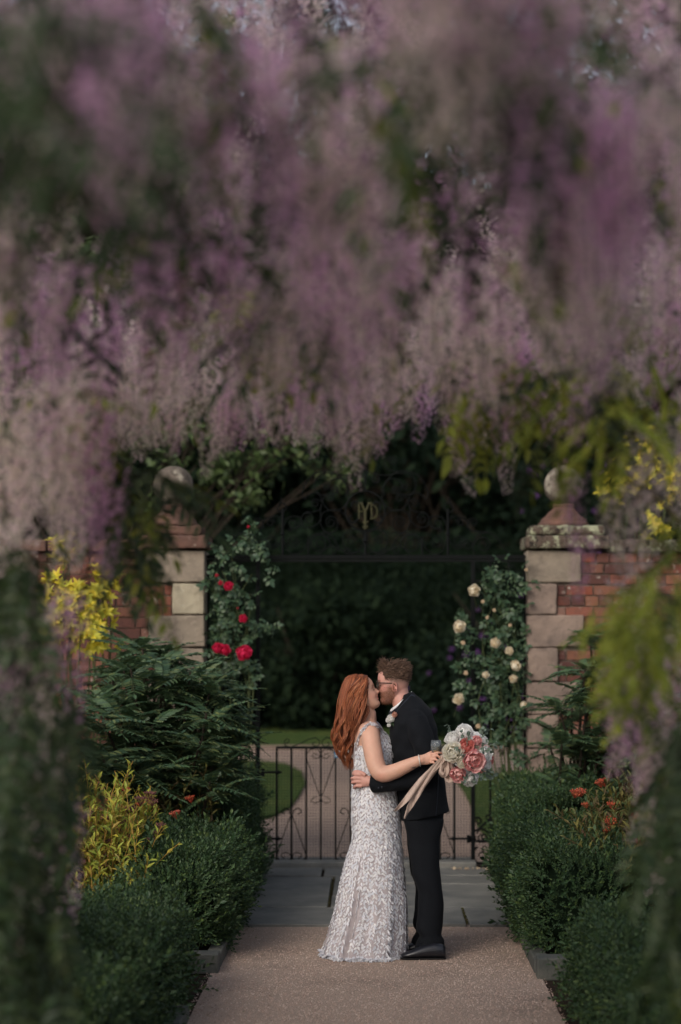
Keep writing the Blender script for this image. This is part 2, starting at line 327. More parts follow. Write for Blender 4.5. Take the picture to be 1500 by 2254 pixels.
# ------------------------------------------------------------------ walls and piers
ZT = lambda py, Y=16.6: CAMH - (py - HY) / F * Y
XP = lambda px, Y=16.6: (px - VX) / F * Y
WF = 16.66                                            # face of the brickwork
CH = .0905
def wall(side):
    s_ = -1 if side == 'left' else 1
    x_in = XP(452) + .0 if s_ < 0 else XP(1160)
    lab = {'left': 'weathered red brick garden wall with stone quoins, left of the gate behind red roses', 'right': 'weathered red brick garden wall with stone quoins, right of the gate behind cream roses'}[side]
    t = thing('garden_wall', (x_in + s_ * 1.5, WF, 0), lab, 'brick wall')
    top = 2.66
    g = Geo(); g.box((x_in + s_ * 4.02, WF + .24, top / 2 - .01), (7.9, .44, top)); g.obj('mortar_core', M_['mortar'], t)
    # quoin blocks (photo rows), widths alternate
    ys = [1211, 1283, 1353, 1426, 1500, 1574, 1648, 1722, 1796, 1870, 1921]
    if s_ < 0: wid = [133, 75, 125, 72, 128, 74, 126, 72, 130, 75]
    else: wid = [122, 68, 127, 70, 125, 72, 126, 70, 125, 72]
    rows = []
    for i in range(10):
        z1, z0 = ZT(ys[i]), ZT(ys[i + 1]); wd = wid[i] / F * 16.6; rows.append((z0, z1, wd))
        cx = x_in + s_ * wd / 2; m = random.choice(['stone', 'stone_warm']) if s_ < 0 else 'stone_warm'
        if s_ < 0 and i == 1: m = 'stone_pale'
        if s_ < 0 and i in (0, 2, 3): m = 'stone'
        if s_ > 0 and i == 0: m = 'stone'
        g = Geo(); pr = random.uniform(-.004, .006)
        g.box((cx + s_ * .003, WF + .2 - .025 - pr, (z0 + z1) / 2), (wd - .012, .45, z1 - z0 - .010), jit=.003)
        o = worn(bevel(g.obj('quoin_stone', M_[m], t), .012, 2), .016, 3)
    # bricks
    bricks = []; ncr = int(top / CH)
    for r in range(ncr):
        zc = top - (r + .5) * CH
        wq = next((w_ for z0, z1, w_ in rows if z0 <= zc < z1), .28)
        x = wq + .006; hdr = r % 4 == 0
        if r % 2: 
            bricks.append((x, .05 + random.uniform(0, .02), zc)); x += .07
        while x < 2.4:
            L_ = .105 if (hdr or random.random() < .12) else .222
            bricks.append((x, L_, zc)); x += L_ + .012
    tm = {}
    bricks.sort(key=lambda b: b[0])
    for i, (x, L_, zc) in enumerate(bricks[:300]):
        key = (round(L_, 2), i % 4)
        if key not in tm:
            g = Geo(); g.box((0, 0, 0), (L_, .12, .078), jit=.0022); tm[key] = g.mesh('brick', M_['brick'])
        o = bpy.data.objects.new('brick', tm[key]); link(o, t, Matrix.Translation((x_in + s_ * (x + L_ / 2), WF + .05 + random.uniform(-.008, .006), zc)) @ Matrix.Rotation(random.gauss(0, .008), 4, 'Y'))
    g = Geo(); rest = list(bricks[300:])
    for r in range(ncr):
        x = 2.42 + (.11 if r % 2 else 0)
        while x < 7.6:
            rest.append((x, .222, top - (r + .5) * CH)); x += .234
    for x, L_, zc in rest: g.box((x_in + s_ * (x + L_ / 2), WF + .05 + random.uniform(-.006, .006), zc), (L_, .12, .078))
    g.obj('brickwork', mat('brick_far', (0, 0, 0), .9, .15, cols=[(.18, .062, .042), (.105, .045, .036), (.21, .095, .06), (.085, .040, .035), (.22, .070, .044)]), t, kind='stuff')
    # wall coping stones
    for i in range(9):
        x0 = (.52 if s_ < 0 else .68) + i * .8
        g = Geo(); g.box((x_in + s_ * (x0 + .4), WF + .2, 2.66 + .055), (.788, .56, .10), jit=.003); bevel(g.obj('coping_stone', M_['lichen_stone' if s_ > 0 else 'red_stone'], t), .015)
    # pier cap, moulding, neck, ball
    cx = XP(384) if s_ < 0 else XP(1250)
    hw = (.275 if s_ < 0 else .355)
    mc = 'red_stone' if s_ < 0 else 'lichen_stone'
    g = Geo(); g.box((cx, WF + .18, 2.69 + .055), (hw * 2, .60, .108), jit=.003); worn(bevel(g.obj('cap_stone', M_[mc], t), .02, 2), .022, 4)
    g = Geo(); g.box((cx - s_ * .0, WF + .18, 2.69 + .155), (hw * 2 - .09, .50, .085), jit=.003); worn(bevel(g.obj('cap_stone', M_[mc], t), .022, 2), .022, 4)
    bx = XP(376) if s_ < 0 else XP(1247)
    g = Geo(); zb = 2.889
    prof = [(.215, 0), (.215, .02), (.195, .035), (.19, .055), (.155, .08), (.12, .12), (.088, .15), (.083, .165), (.09, .175), (.085, .19)]
    V = []; seg = 8
    g.lathe((bx, WF + .18, zb), prof, 24); o = worn(g.obj('finial_base', M_['red_stone'], t, smooth=True), .014, 1)
    g = Geo(); g.ball((bx, WF + .18, 3.235), .166, 48, 32); worn(g.obj('ball_finial', M_['ballstone'], t, smooth=True), .014, 1)
    return t
M_['ballstone'] = node_add_patches(node_add_patches(mat('ballstone', (.20, .165, .135), .9, .15, (.11, .09, .075), 7, 8, .9, 45, coord='World', bumpd=.012), (.07, .06, .05), 9, .52, .64, 'World'), (.34, .31, .25), 5, .53, .62, 'World')
wall('left'); wall('right')

# ------------------------------------------------------------------ iron screen
GYP = 16.80                                          # plane of the ironwork
def G(px, py, dy=0): return P(px, py, GYP) + np.array([0, dy, 0])
def spiral(cx, cy, r0, r1, a0, turns, n=26):
    """from radius r0 at angle a0 (deg, screen, clockwise positive for turns>0) inwards to r1"""
    out = []
    for i in range(n + 1):
        u = i / n; r = r0 + (r1 - r0) * u ** .85; a = math.radians(a0) + turns * 2 * math.pi * u
        out.append((cx + r * math.cos(a), cy + r * math.sin(a)))
    return out
def iron(g, pts, r=.007, mirror=None, seg=5, dy=0, taper=False):
    for mm in ([None] if mirror is None else [None, mirror]):
        q = [(x if mm is None else 2 * mm - x, y) for x, y in pts]
        rr = np.linspace(r, r * .5, len(q)) if taper else r
        g.tube([G(x, y, dy) for x, y in q], rr, seg, cap=True)
scr = thing('gate_screen', G(805, 1915), 'tall black wrought iron screen with scrolled overthrow and monogram between the piers', 'iron screen')
zb = 0.0
for x in (568, 1042):
    g = Geo(); b_ = G(x, 1236); g.box((b_[0], GYP, b_[2] / 2 + .0), (.036, .036, b_[2])); 
    for yk in (1685, 1845): g.ball(G(x, yk), .028, 10, 8)
    bevel(g.obj('post', M_['iron'], scr), .004)
g = Geo(); a_, b_ = G(452, 1226), G(1160, 1226); g.box(((a_[0] + b_[0]) / 2, GYP, a_[2]), (b_[0] - a_[0], .05, .03)); g.obj('beam', M_['iron'], scr)
g = Geo(); a_, b_ = G(452, 1234), G(1160, 1234); g.box(((a_[0] + b_[0]) / 2, GYP, a_[2]), (b_[0] - a_[0], .036, .022)); g.obj('beam', M_['iron'], scr)
for x in (458, 491, 530, 1080, 1121, 1156):
    g = Geo(); b_ = G(x, 1236); g.box((b_[0], GYP, b_[2] / 2), (.017, .017, b_[2])); g.obj('bar', M_['iron'], scr)
for (xa, xb, y) in ((452, 568, 1279), (452, 568, 1590), (452, 568, 1852), (1042, 1160, 1279), (1042, 1160, 1545), (1042, 1160, 1590), (1042, 1160, 1852), (452, 568, 1902), (1042, 1160, 1902)):
    g = Geo(); a_, b_ = G(xa, y), G(xb, y); g.box(((a_[0] + b_[0]) / 2, GYP, a_[2]), (b_[0] - a_[0], .014, .02)); g.obj('rail', M_['iron'], scr)
g = Geo()                                            # side panel scrolls
for cx in (472, 510, 549):
    iron(g, spiral(cx - 6, 1262, 12, 3, 60, 1.2) , .004, 805); iron(g, spiral(cx + 8, 1252, 10, 3, 240, 1.2), .004, 805)
    iron(g, spiral(cx - 7, 1310, 10, 3, 300, 1.2), .004, 805); iron(g, spiral(cx + 7, 1310, 10, 3, 240, -1.2), .004, 805)
for s1 in (0, 1):                                    # dragon-like scrolls beside the posts near the ground
    f = (lambda x: x) if s1 == 0 else (lambda x: 1610 - x)
    for (cx, cy, r0, r1, a0, t_) in ((1062, 1843, 22, 4, 200, 1.3), (1070, 1868, 20, 4, 220, 1.2), (1060, 1885, 22, 5, 250, -1.2), (1053, 1808, 10, 3, 180, 1.2), (1075, 1800, 8, 3, 90, -1.2), (1067, 1842, 9, 3, 0, 1.2)):
        q = [(f(x), y) for x, y in spiral(cx, cy, r0, r1, a0, t_)]; g.tube([G(x, y) for x, y in q], np.linspace(.010, .005, len(q)), 5)
    q = [(f(x), y) for x, y in ((1050, 1836), (1058, 1822), (1070, 1812), (1082, 1806), (1084, 1850), (1084, 1862))]; g.tube([G(x, y) for x, y in spline(q, 20)], np.linspace(.006, .018, 20), 6)
g.obj('side_scrollwork', M_['iron'], scr)
# overthrow; right half mirrored about 805
g = Geo(); MX = 804.5
R_ = .0046
ring = [(804.5 + 43.5 * math.cos(a), 1125 + 44 * math.sin(a)) for a in np.linspace(0, 2 * math.pi, 50)]
iron(g, ring, .007); 
for x, yt, r in ((804.5, 1170, .012), (986.5, 1120, .012), (622.5, 1120, .012), (930, 1180, .006), (679, 1180, .006)): iron(g, [(x, 1224), (x, yt)], r)
iron(g, [(804.5, 1080), (804.5, 1040)], .008); g.ball(G(804.5, 1190), .022, 8, 6); g.ball(G(986.5, 1175), .02, 8, 6); g.ball(G(622.5, 1175), .02, 8, 6)
def S(*a, r=R_): iron(g, spiral(*a), r, MX, taper=False)
def C(pts, r=R_, n=30): iron(g, list(map(tuple, spline(pts, n))), r, MX)
C([(805, 1222), (820, 1215), (845, 1219), (849, 1208)]); C([(808, 1190), (812, 1172), (832, 1166), (852, 1178), (852, 1200), (840, 1215)]); S(835, 1190, 12, 3, 180, 1.3); S(843, 1211, 8, 3, -20, 1.1)
C([(808, 1195), (818, 1212), (840, 1220), (862, 1205), (878, 1180), (895, 1172), (905, 1180)]); S(892, 1178, 8, 3, 0, -1.1)
S(905, 1198, 24, 5, 200, 1.8); C([(881, 1205), (884, 1190), (905, 1175), (925, 1185), (930, 1224)])
S(872, 1213, 10, 3, 180, 1.2); C([(862, 1213), (875, 1202), (890, 1207), (905, 1222)])
C([(930, 1190), (940, 1210), (958, 1220), (975, 1212), (984, 1185)]); S(963, 1190, 14, 3, 90, -1.4); C([(949, 1190), (957, 1203), (975, 1200)])
C([(989, 1185), (995, 1198), (1010, 1202), (1028, 1195)]); S(1010, 1192, 18, 4, 150, -1.6); S(1030, 1200, 14, 3, 200, 1.5); S(1065, 1200, 20, 4, 180, 1.7)
C([(986, 1150), (998, 1137), (1020, 1140), (1030, 1152), (1028, 1162)]); S(1013, 1151, 10, 3, 180, 1.3); S(1042, 1150, 12, 3, 150, 1.5)
C([(1028, 1155), (1040, 1168), (1075, 1172), (1095, 1185), (1110, 1206), (1125, 1222)]); C([(1045, 1222), (1042, 1200), (1052, 1178), (1075, 1172)])
C([(984, 1160), (975, 1140), (950, 1138), (945, 1155), (960, 1165)]); S(963, 1152, 14, 3, 200, -1.4); S(970, 1165, 6, 2, 0, 1)
C([(986, 1120), (992, 1128), (998, 1120), (990, 1104), (989, 1095)], .005); C([(986, 1128), (978, 1118), (984, 1108), (992, 1106)], .005)
# volutes up to the crown
C([(848, 1135), (862, 1124), (880, 1123), (898, 1130), (903, 1150), (893, 1170), (875, 1172), (864, 1160)]); S(880, 1150, 16, 4, 150, 1.7)
C([(843, 1104), (858, 1120), (880, 1124), (895, 1112), (898, 1100), (888, 1088), (872, 1090)]); S(880, 1098, 9, 3, 0, -1.2)
C([(843, 1110), (842, 1080), (852, 1058), (872, 1040), (895, 1037), (922, 1047), (938, 1070), (943, 1088), (938, 1099)])
C([(848, 1092), (844, 1075), (856, 1056), (872, 1054), (884, 1062), (884, 1076)]); S(873, 1080, 10, 3, 200, 1.3); S(893, 1071, 8, 2, 60, 1.2); S(868, 1082, 7, 2, 0, -1)
C([(872, 1043), (900, 1042), (914, 1058), (915, 1075), (905, 1088), (890, 1090)])
C([(900, 1105), (905, 1090), (920, 1085), (935, 1095), (938, 1100)]); S(914, 1108, 11, 3, 200, 1.3)
C([(900, 1110), (905, 1122), (920, 1127), (935, 1128), (944, 1138), (944, 1150)]); C([(902, 1110), (903, 1130), (902, 1148)]); S(930, 1142, 13, 3, -60, -1.5)
C([(898, 1128), (906, 1148), (920, 1160), (938, 1160), (944, 1148)])
C([(805, 1035), (820, 1042), (850, 1046), (875, 1040)]); C([(805, 1030), (812, 1038), (828, 1042), (836, 1055), (830, 1064), (820, 1060)]); S(826, 1054, 10, 3, -60, 1.2)
C([(875, 1039), (855, 1033), (847, 1020), (852, 1008)]); S(865, 1015, 11, 3, 180, 1.5)
g.obj('overthrow_scrollwork', M_['iron'], scr)
# monogram
g = Geo()
for pts, r in (([(804.5, 1165), (804.5, 1122)], .014), ([(796, 1108), (804.5, 1124), (813, 1108)], .012), ([(790, 1108), (799, 1107)], .008), ([(810, 1107), (819, 1108)], .008), ([(798, 1148), (804, 1152), (811, 1148)], .010), ([(798, 1160), (811, 1160)], .008),
               ([(791, 1142), (791, 1110)], .009), ([(819, 1142), (818, 1110)], .009), ([(819, 1110), (829, 1118), (831, 1130), (826, 1140), (815, 1142)], .008), ([(791, 1126), (800, 1126)], .006)):
    iron(g, list(map(tuple, spline(pts, 10))) if len(pts) > 2 else pts, r, dy=-.01)
g.obj('monogram', M_['gold'], scr)
g = Geo()
for pts in ([(791, 1140), (781, 1150), (771, 1148), (768, 1140), (774, 1136)], [(820, 1140), (829, 1150), (838, 1149), (841, 1141), (836, 1136)], [(791, 1110), (784, 1104), (776, 1108), (774, 1116)], [(820, 1112), (830, 1104), (838, 1112), (836, 1124)]):
    iron(g, list(map(tuple, spline(pts, 16))), .008)
g.obj('monogram_scroll', M_['iron'], scr)
# fine wire mesh
def wires(parent, x0, x1, y0, y1, pitch=6.3, dy=.012, wr=.0012):
    g = Geo()
    x = x0
    while x <= x1:
        a_, b_ = G(x, y1, dy), G(x, y0, dy); g.box((a_[0] + rng.normal(0, .0006), a_[1], (a_[2] + b_[2]) / 2), (wr * 2, wr * 2, b_[2] - a_[2])); x += pitch
    y = y0
    while y <= y1:
        a_, b_ = G(x0, y, dy), G(x1, y, dy); g.box(((a_[0] + b_[0]) / 2, a_[1] + .002, a_[2]), (b_[0] - a_[0], wr * 2, wr * 2)); y += pitch
    g.obj('wire_mesh', M_['iron'], parent, kind='stuff')
wires(scr, 455, 566, 1640, 1912); wires(scr, 1044, 1158, 1640, 1912)
# two gate leaves
def gate_leaf(s1):
    f = (lambda x: x) if s1 < 0 else (lambda x: 1610.6 - x)
    t = thing('garden_gate', G(f(706), 1912), {-1: 'left leaf of the low black iron gate, with scroll crest and a small blue sign', 1: 'right leaf of the low black iron gate, mostly hidden behind the couple'}[s1], 'gate', 'low gate leaves between the iron posts')
    def bar(name, pts, r, square=False):
        g = Geo()
        if square:
            a_, b_ = G(f(pts[0][0]), pts[0][1]), G(f(pts[1][0]), pts[1][1]); c = (a_ + b_) / 2; d = np.abs(a_ - b_); d = np.where(d < .001, r * 2, d); g.box(c, d)
        else: g.tube([G(f(x), y) for x, y in (spline(pts, 24) if len(pts) < 12 else pts)], r, 5)
        return g.obj(name, M_['iron'], t)
    for k_ in range(7):
        x = 609.6 + 32.4 * k_
        bar('stile' if k_ in (0, 6) else 'bar', [(x, 1646), (x, 1902)], .0095 if k_ in (0, 6) else .0075, True)
    bar('rail', [(608, 1646), (805, 1646)], .010, True); bar('rail', [(608, 1902), (805, 1902)], .012, True)
    c = 706.8
    for sgn in (-1, 1):
        q = lambda pts: [(c + sgn * (x - c), y) for x, y in pts]
        bar('scroll', q([(628, 1637), (636, 1634), (637, 1629), (631, 1627), (626, 1632), (628, 1642), (640, 1645), (660, 1638), (680, 1627), (695, 1624), (704, 1631), (704, 1640), (697, 1644), (689, 1641), (688, 1636), (693, 1634)]), .0042)
        bar('scroll', q([(700, 1662), (690, 1658), (688, 1665), (694, 1670), (703, 1668), (706, 1658), (698, 1648), (684, 1650), (675, 1660), (676, 1672), (704, 1752), (690, 1756), (685, 1764), (694, 1769), (704, 1764), (706, 1756)]), .004)
    for c2 in (642, 771.6):
        for sgn in (-1, 1):
            q = [(c2 + sgn * (x - 642), y) for x, y in [(638, 1793), (636, 1783), (626, 1780), (620, 1787), (628, 1793)]]; bar('scroll', q, .0045)
            q = [(c2 + sgn * (x - 642), y) for x, y in [(641, 1793), (612, 1876), (613, 1890), (624, 1899), (637, 1894), (640, 1884), (632, 1877), (621, 1880), (621, 1887), (628, 1889)]]; bar('scroll', q, .0042)
    for y in (1700, 1846):
        g = Geo()
        a_, b_ = G(f(578), y, -.02), G(f(618), y, -.02); g.tube([a_, b_], [.010, .010], 6); g.tube([G(f(605), y, -.02), G(f(611), y, -.02), G(f(622), y, -.02)], [.008, .02, .003], 6)
        g.tube([G(f(579), y - 8, -.02), G(f(579), y + 9, -.02)], .016, 8); g.tube([G(f(568), y + 5, 0), G(f(579), y + 4, -.02)], .01, 6)
        g.obj('hinge', M_['iron'], t)
    wires(t, *( (570, 803) if s1 < 0 else (1610.6 - 803, 1610.6 - 570)), 1646, 1914)
    if s1 < 0:
        g = Geo(); c_ = G(741.5, 1661.5, -.02); g.box(c_, (.042, .004, .05)); s = g.obj('sign', mat('sign_blue', (.02, .10, .19), .4, .4), t)
        g = Geo(); g.box(c_ + (0, -.004, .012), (.026, .003, .006)); g.box(c_ + (.002, -.004, -.004), (.014, .003, .012)); g.box(c_ + (-.009, -.004, -.010), (.008, .003, .007)); g.obj('pictogram', mat('sign_white', (.5, .6, .65), .5, .3), s)
gate_leaf(-1); gate_leaf(1)
# ------------------------------------------------------------------ leaf and flower shapes
def leaf_geo(l=1, wd=.5, fold=.08, curl=.1, m=0):
    g = Geo(); g.add([(0, 0, 0), (-wd / 2, .42 * l, fold), (0, .42 * l, 0), (wd / 2, .42 * l, fold), (-wd * .3, .75 * l, fold * .6 - curl * .4), (0, .75 * l, -curl * .4), (wd * .3, .75 * l, fold * .6 - curl * .4), (0, l, -curl)],
                     [(0, 2, 1), (0, 3, 2), (1, 2, 5, 4), (2, 3, 6, 5), (4, 5, 7), (5, 6, 7)], m); return g
def place(g, src, pos, d, nrm, s, m=None):
    v = np.array(src.v); M = frames(np.array([pos], float), np.array([d], float), np.array([nrm], float), s)[0]
    g.add(v @ M[:3, :3].T + M[:3, 3], src.f, src.m[0] if m is None else m)
LEAF = leaf_geo()
def simple_leaf(): 
    g = Geo(); g.add([(0, 0, 0), (-.25, .45, .05), (.25, .45, .05), (0, 1, -.06)], [(0, 2, 3, 1)]); return g
def pinnate(n=6, L=.26, ll=.06, wd=.42, droop=.3, m=0, seed=0, tw=0.0):
    r = random.Random(seed); g = Geo()
    pts = [(0, L * t, -droop * L * t * t) for t in np.linspace(0, 1, 8)]
    g.tube(pts, .0018, 3, m, cap=False)
    lf = leaf_geo(1, wd, .05, .18)
    for i in range(n):
        t = .22 + .72 * i / (n - .5); p = np.array((0, L * t, -droop * L * t * t)); s = ll * (1 - .25 * abs(t - .55)) * r.uniform(.85, 1.1)
        for sx in (-1, 1): place(g, lf, p, (sx * 1, .5 + r.uniform(-.15, .2), -.35 + r.uniform(-.3, .3)), (0, -.3 + tw, 1), s, m)
    place(g, lf, pts[-1], (0, 1, -.5), (0, 0, 1), ll, m); return g
def mahonia_leaf(n=8, L=.34, seed=0):
    r = random.Random(seed); g = Geo()
    pts = [(0, L * t, .04 * L * math.sin(t * 3) - .22 * L * t * t) for t in np.linspace(0, 1, 8)]; g.tube(pts, .002, 3, 0, cap=False)
    lf = Geo()                                         # spiny leaflet
    mid = [(0, t, .02 * math.sin(3 * t)) for t in (0, .2, .4, .6, .8, 1)]
    ed = [(.02, 0), (.17, .13), (.12, .25), (.22, .36), (.13, .47), (.18, .60), (.08, .70), (.09, .83), (0.02, .9)]
    for sx in (-1, 1):
        V = [(0, 0, 0), (0, .35, .0), (0, .7, .0), (0, 1.05, -.06)] + [(sx * x, y, .05) for x, y in ed]
        Fs = [(0, 4, 5), (0, 5, 6), (0, 6, 1), (1, 6, 7), (1, 7, 8), (1, 8, 2), (2, 8, 9), (2, 9, 10), (2, 10, 11), (2, 11, 12), (2, 12, 3)]
        lf.add(V, Fs if sx < 0 else [q[::-1] for q in Fs])
    for i in range(n):
        t = .14 + .8 * i / (n - .5); p = np.array((0, L * t, .04 * L * math.sin(t * 3) - .22 * L * t * t)); s = L * .30 * (1 - .45 * abs(t - .5)) * r.uniform(.9, 1.1)
        for sx in (-1, 1): place(g, lf, p, (sx, .42, -.25 + r.uniform(-.1, .1)), (sx * .2, 0, 1), s)
    place(g, lf, pts[-1], (0, 1, -.4), (0, 0, 1), L * .22); return g
def sprig(n=9, L=.07, ll=.019, seed=0, wd=.5, tip=0):
    r = random.Random(seed); g = Geo(); lf = Geo(); lf.add([(0, 0, 0), (-wd / 2, .5, .06), (wd / 2, .5, .06), (0, 1, -.02)], [(0, 2, 3, 1)])
    for i in range(n):
        t = (i + .5) / n; a = i * 2.4 + r.uniform(-.3, .3)
        place(g, lf, (0, L * t, 0), (math.cos(a), .9 + t, math.sin(a)), (-math.cos(a) * .5, .8, -math.sin(a) * .5), ll * r.uniform(.8, 1.2))
    return g
def rose_leaf(seed=0):
    r = random.Random(seed); g = Geo(); lf = leaf_geo(1, .68, .06, .12)
    place(g, lf, (0, .05, 0), (0, 1, -.2), (0, 0, 1), .05)
    for sx in (-1, 1):
        place(g, lf, (0, .045, 0), (sx, .35, -.2), (0, 0, 1), .042); place(g, lf, (0, .015, 0), (sx, .25, -.3), (0, 0, 1), .034)
    g.tube([(0, -.02, .01), (0, .05, 0)], .0014, 3, cap=False); return g
def petal(wd, l, cup, m=0, ruff=.0, r=random):
    g = Geo(); V = []; n = 4
    for i in range(n):
        t = i / (n - 1)
        for j in range(5):
            u = (j - 2) / 2; ww = wd * math.sin(math.pi * (.18 + .62 * t)) * .5
            V.append((u * ww, l * t * (1 - .12 * u * u * t) , cup * (t * t) * l + .30 * wd * u * u * t + (r.uniform(-1, 1) * ruff if i == n - 1 else 0)))
    g.add(V, [(i * 5 + j, i * 5 + j + 1, (i + 1) * 5 + j + 1, (i + 1) * 5 + j) for i in range(n - 1) for j in range(4)], m); return g
def bloom(R=.05, rings=((5, .15, 1), (7, .45, 1), (8, .8, .95), (8, 1.15, .7), (6, 1.4, .4)), seed=0, ruff=.1, wd=.85, m=0, mcentre=None):
    """flower opening towards +Y; rings: (petals, opening angle, length)"""
    r = random.Random(seed); g = Geo()
    for k, (n, ang, l) in enumerate(rings):
        for i in range(n):
            a = 2 * math.pi * (i + .5 * (k % 2)) / n + r.uniform(-.2, .2); an = ang + r.uniform(-.1, .1)
            pt = petal(wd * (.8 + .3 * min(1, ang)) * (1.35 if k > 1 else 1.1), 1, .45, m, ruff, r)
            rad = np.array([math.cos(a), 0, math.sin(a)]); d = rad * math.sin(an) + np.array([0, 1, 0]) * math.cos(an)
            nn = -rad * math.cos(an) + np.array([0, 1, 0]) * math.sin(an)
            place(g, pt, rad * .06 * k * R, d, nn, R * l * r.uniform(.9, 1.05), m)
    if R > .02 or mcentre is None: g.ball((0, R * .22, 0), R * .52, 10, 7, m)  # petal-coloured ball added inside to lighten the dark gaps between petals
    if mcentre is not None:
        for i in range(14):
            g.tube([(0, 0, 0), (r.uniform(-.2, .2) * R, .62 * R, r.uniform(-.2, .2) * R)], R * .035, 4, mcentre)
    return g
def raceme(L=.36, n=62, R=.045, seed=0, fm=1):
    """hanging cluster: axis and small pea-like florets, mats 0 stem 1 floret"""
    r = random.Random(seed); g = Geo(); bx, by = r.uniform(-.12, .12), r.uniform(-.12, .12)
    ax = lambda t: np.array([bx * L * t * t, by * L * t * t, -L * t])
    g.tube([ax(t) for t in np.linspace(0, 1, 6)], .0022, 3, 0, cap=False)
    pt = Geo(); pt.add([(0, 0, 0), (-.5, .45, .12), (.5, .45, .12), (-.32, 1, .35), (.32, 1, .35)], [(0, 2, 1), (1, 2, 4, 3)])
    for i in range(n):
        t = .06 + .94 * (i + r.random()) / n; a = i * 2.4 + r.uniform(-.5, .5); rad = R * (1.0 - .72 * t) * r.uniform(.55, 1.1) + .004
        p0 = ax(t); d = np.array([math.cos(a), math.sin(a), -.35]); p = p0 + d * rad; s = .019 * (1 - .45 * t)
        place(g, pt, p, d + (0, 0, .5), (0, 0, 1), s * 1.15, fm); place(g, pt, p, d + (0, 0, -.7), (d[0], d[1], .8), s * .9, fm)
    return g

# ------------------------------------------------------------------ people
Y0 = 12.2
def B(px, py, dy=0): return P(px, py, Y0) + np.array([0, dy, 0])
SB = F / Y0
def fuse(name, g, voxel=.0045, smooth=4, ratio=.4, mats=(), sfac=.5):
    """closed overlapping volumes -> one continuous skin"""
    o = bpy.data.objects.new('tmp', g.mesh('tmp', [])); COL.objects.link(o)
    r = o.modifiers.new('r', 'REMESH'); r.mode = 'VOXEL'; r.voxel_size = voxel
    if smooth: s_ = o.modifiers.new('s', 'SMOOTH'); s_.factor = sfac; s_.iterations = smooth
    if ratio < 1: d = o.modifiers.new('d', 'DECIMATE'); d.ratio = ratio
    dg = bpy.context.evaluated_depsgraph_get(); me = bpy.data.meshes.new_from_object(o.evaluated_get(dg)); bpy.data.objects.remove(o)
    me.name = name
    for m in mats: me.materials.append(m)
    me.polygons.foreach_set('use_smooth', np.ones(len(me.polygons), bool)); return me
def slices(g, rows, seg=32, e_=2.3, m=0, dyo=0, shape=None, cap=True):
    """rows: (yl, xl, yr, xr, halfdepth, dy) in photo measures, bottom or top first; superellipse sections"""
    V = []
    for yl, xl, yr, xr, hd, dy in rows:
        a_ = B(xl, yl, dy + dyo); b_ = B(xr, yr, dy + dyo); c = (a_ + b_) / 2; h = (b_ - a_) / 2
        for k in range(seg):
            t = 2 * math.pi * k / seg; co, si = math.cos(t), math.sin(t)
            x = math.copysign(abs(co) ** (2 / e_), co); y = math.copysign(abs(si) ** (2 / e_), si)
            V.append(c + h * x + np.array([0, hd * y, 0]))
    n = len(rows)
    Fc = [(i * seg + k, i * seg + (k + 1) % seg, (i + 1) * seg + (k + 1) % seg, (i + 1) * seg + k) for i in range(n - 1) for k in range(seg)]
    if cap: Fc += [tuple(range(seg))[::-1], tuple((n - 1) * seg + k for k in range(seg))]
    return g.add(V, Fc, m)
def rows_interp(tab, n):
    tab = np.array(tab, float); s_ = spline(tab, n); return [tuple(r) for r in s_]
def simple_rows(tab): return [(y, xl, y, xr, hd, dy) for y, xl, xr, hd, dy in tab]
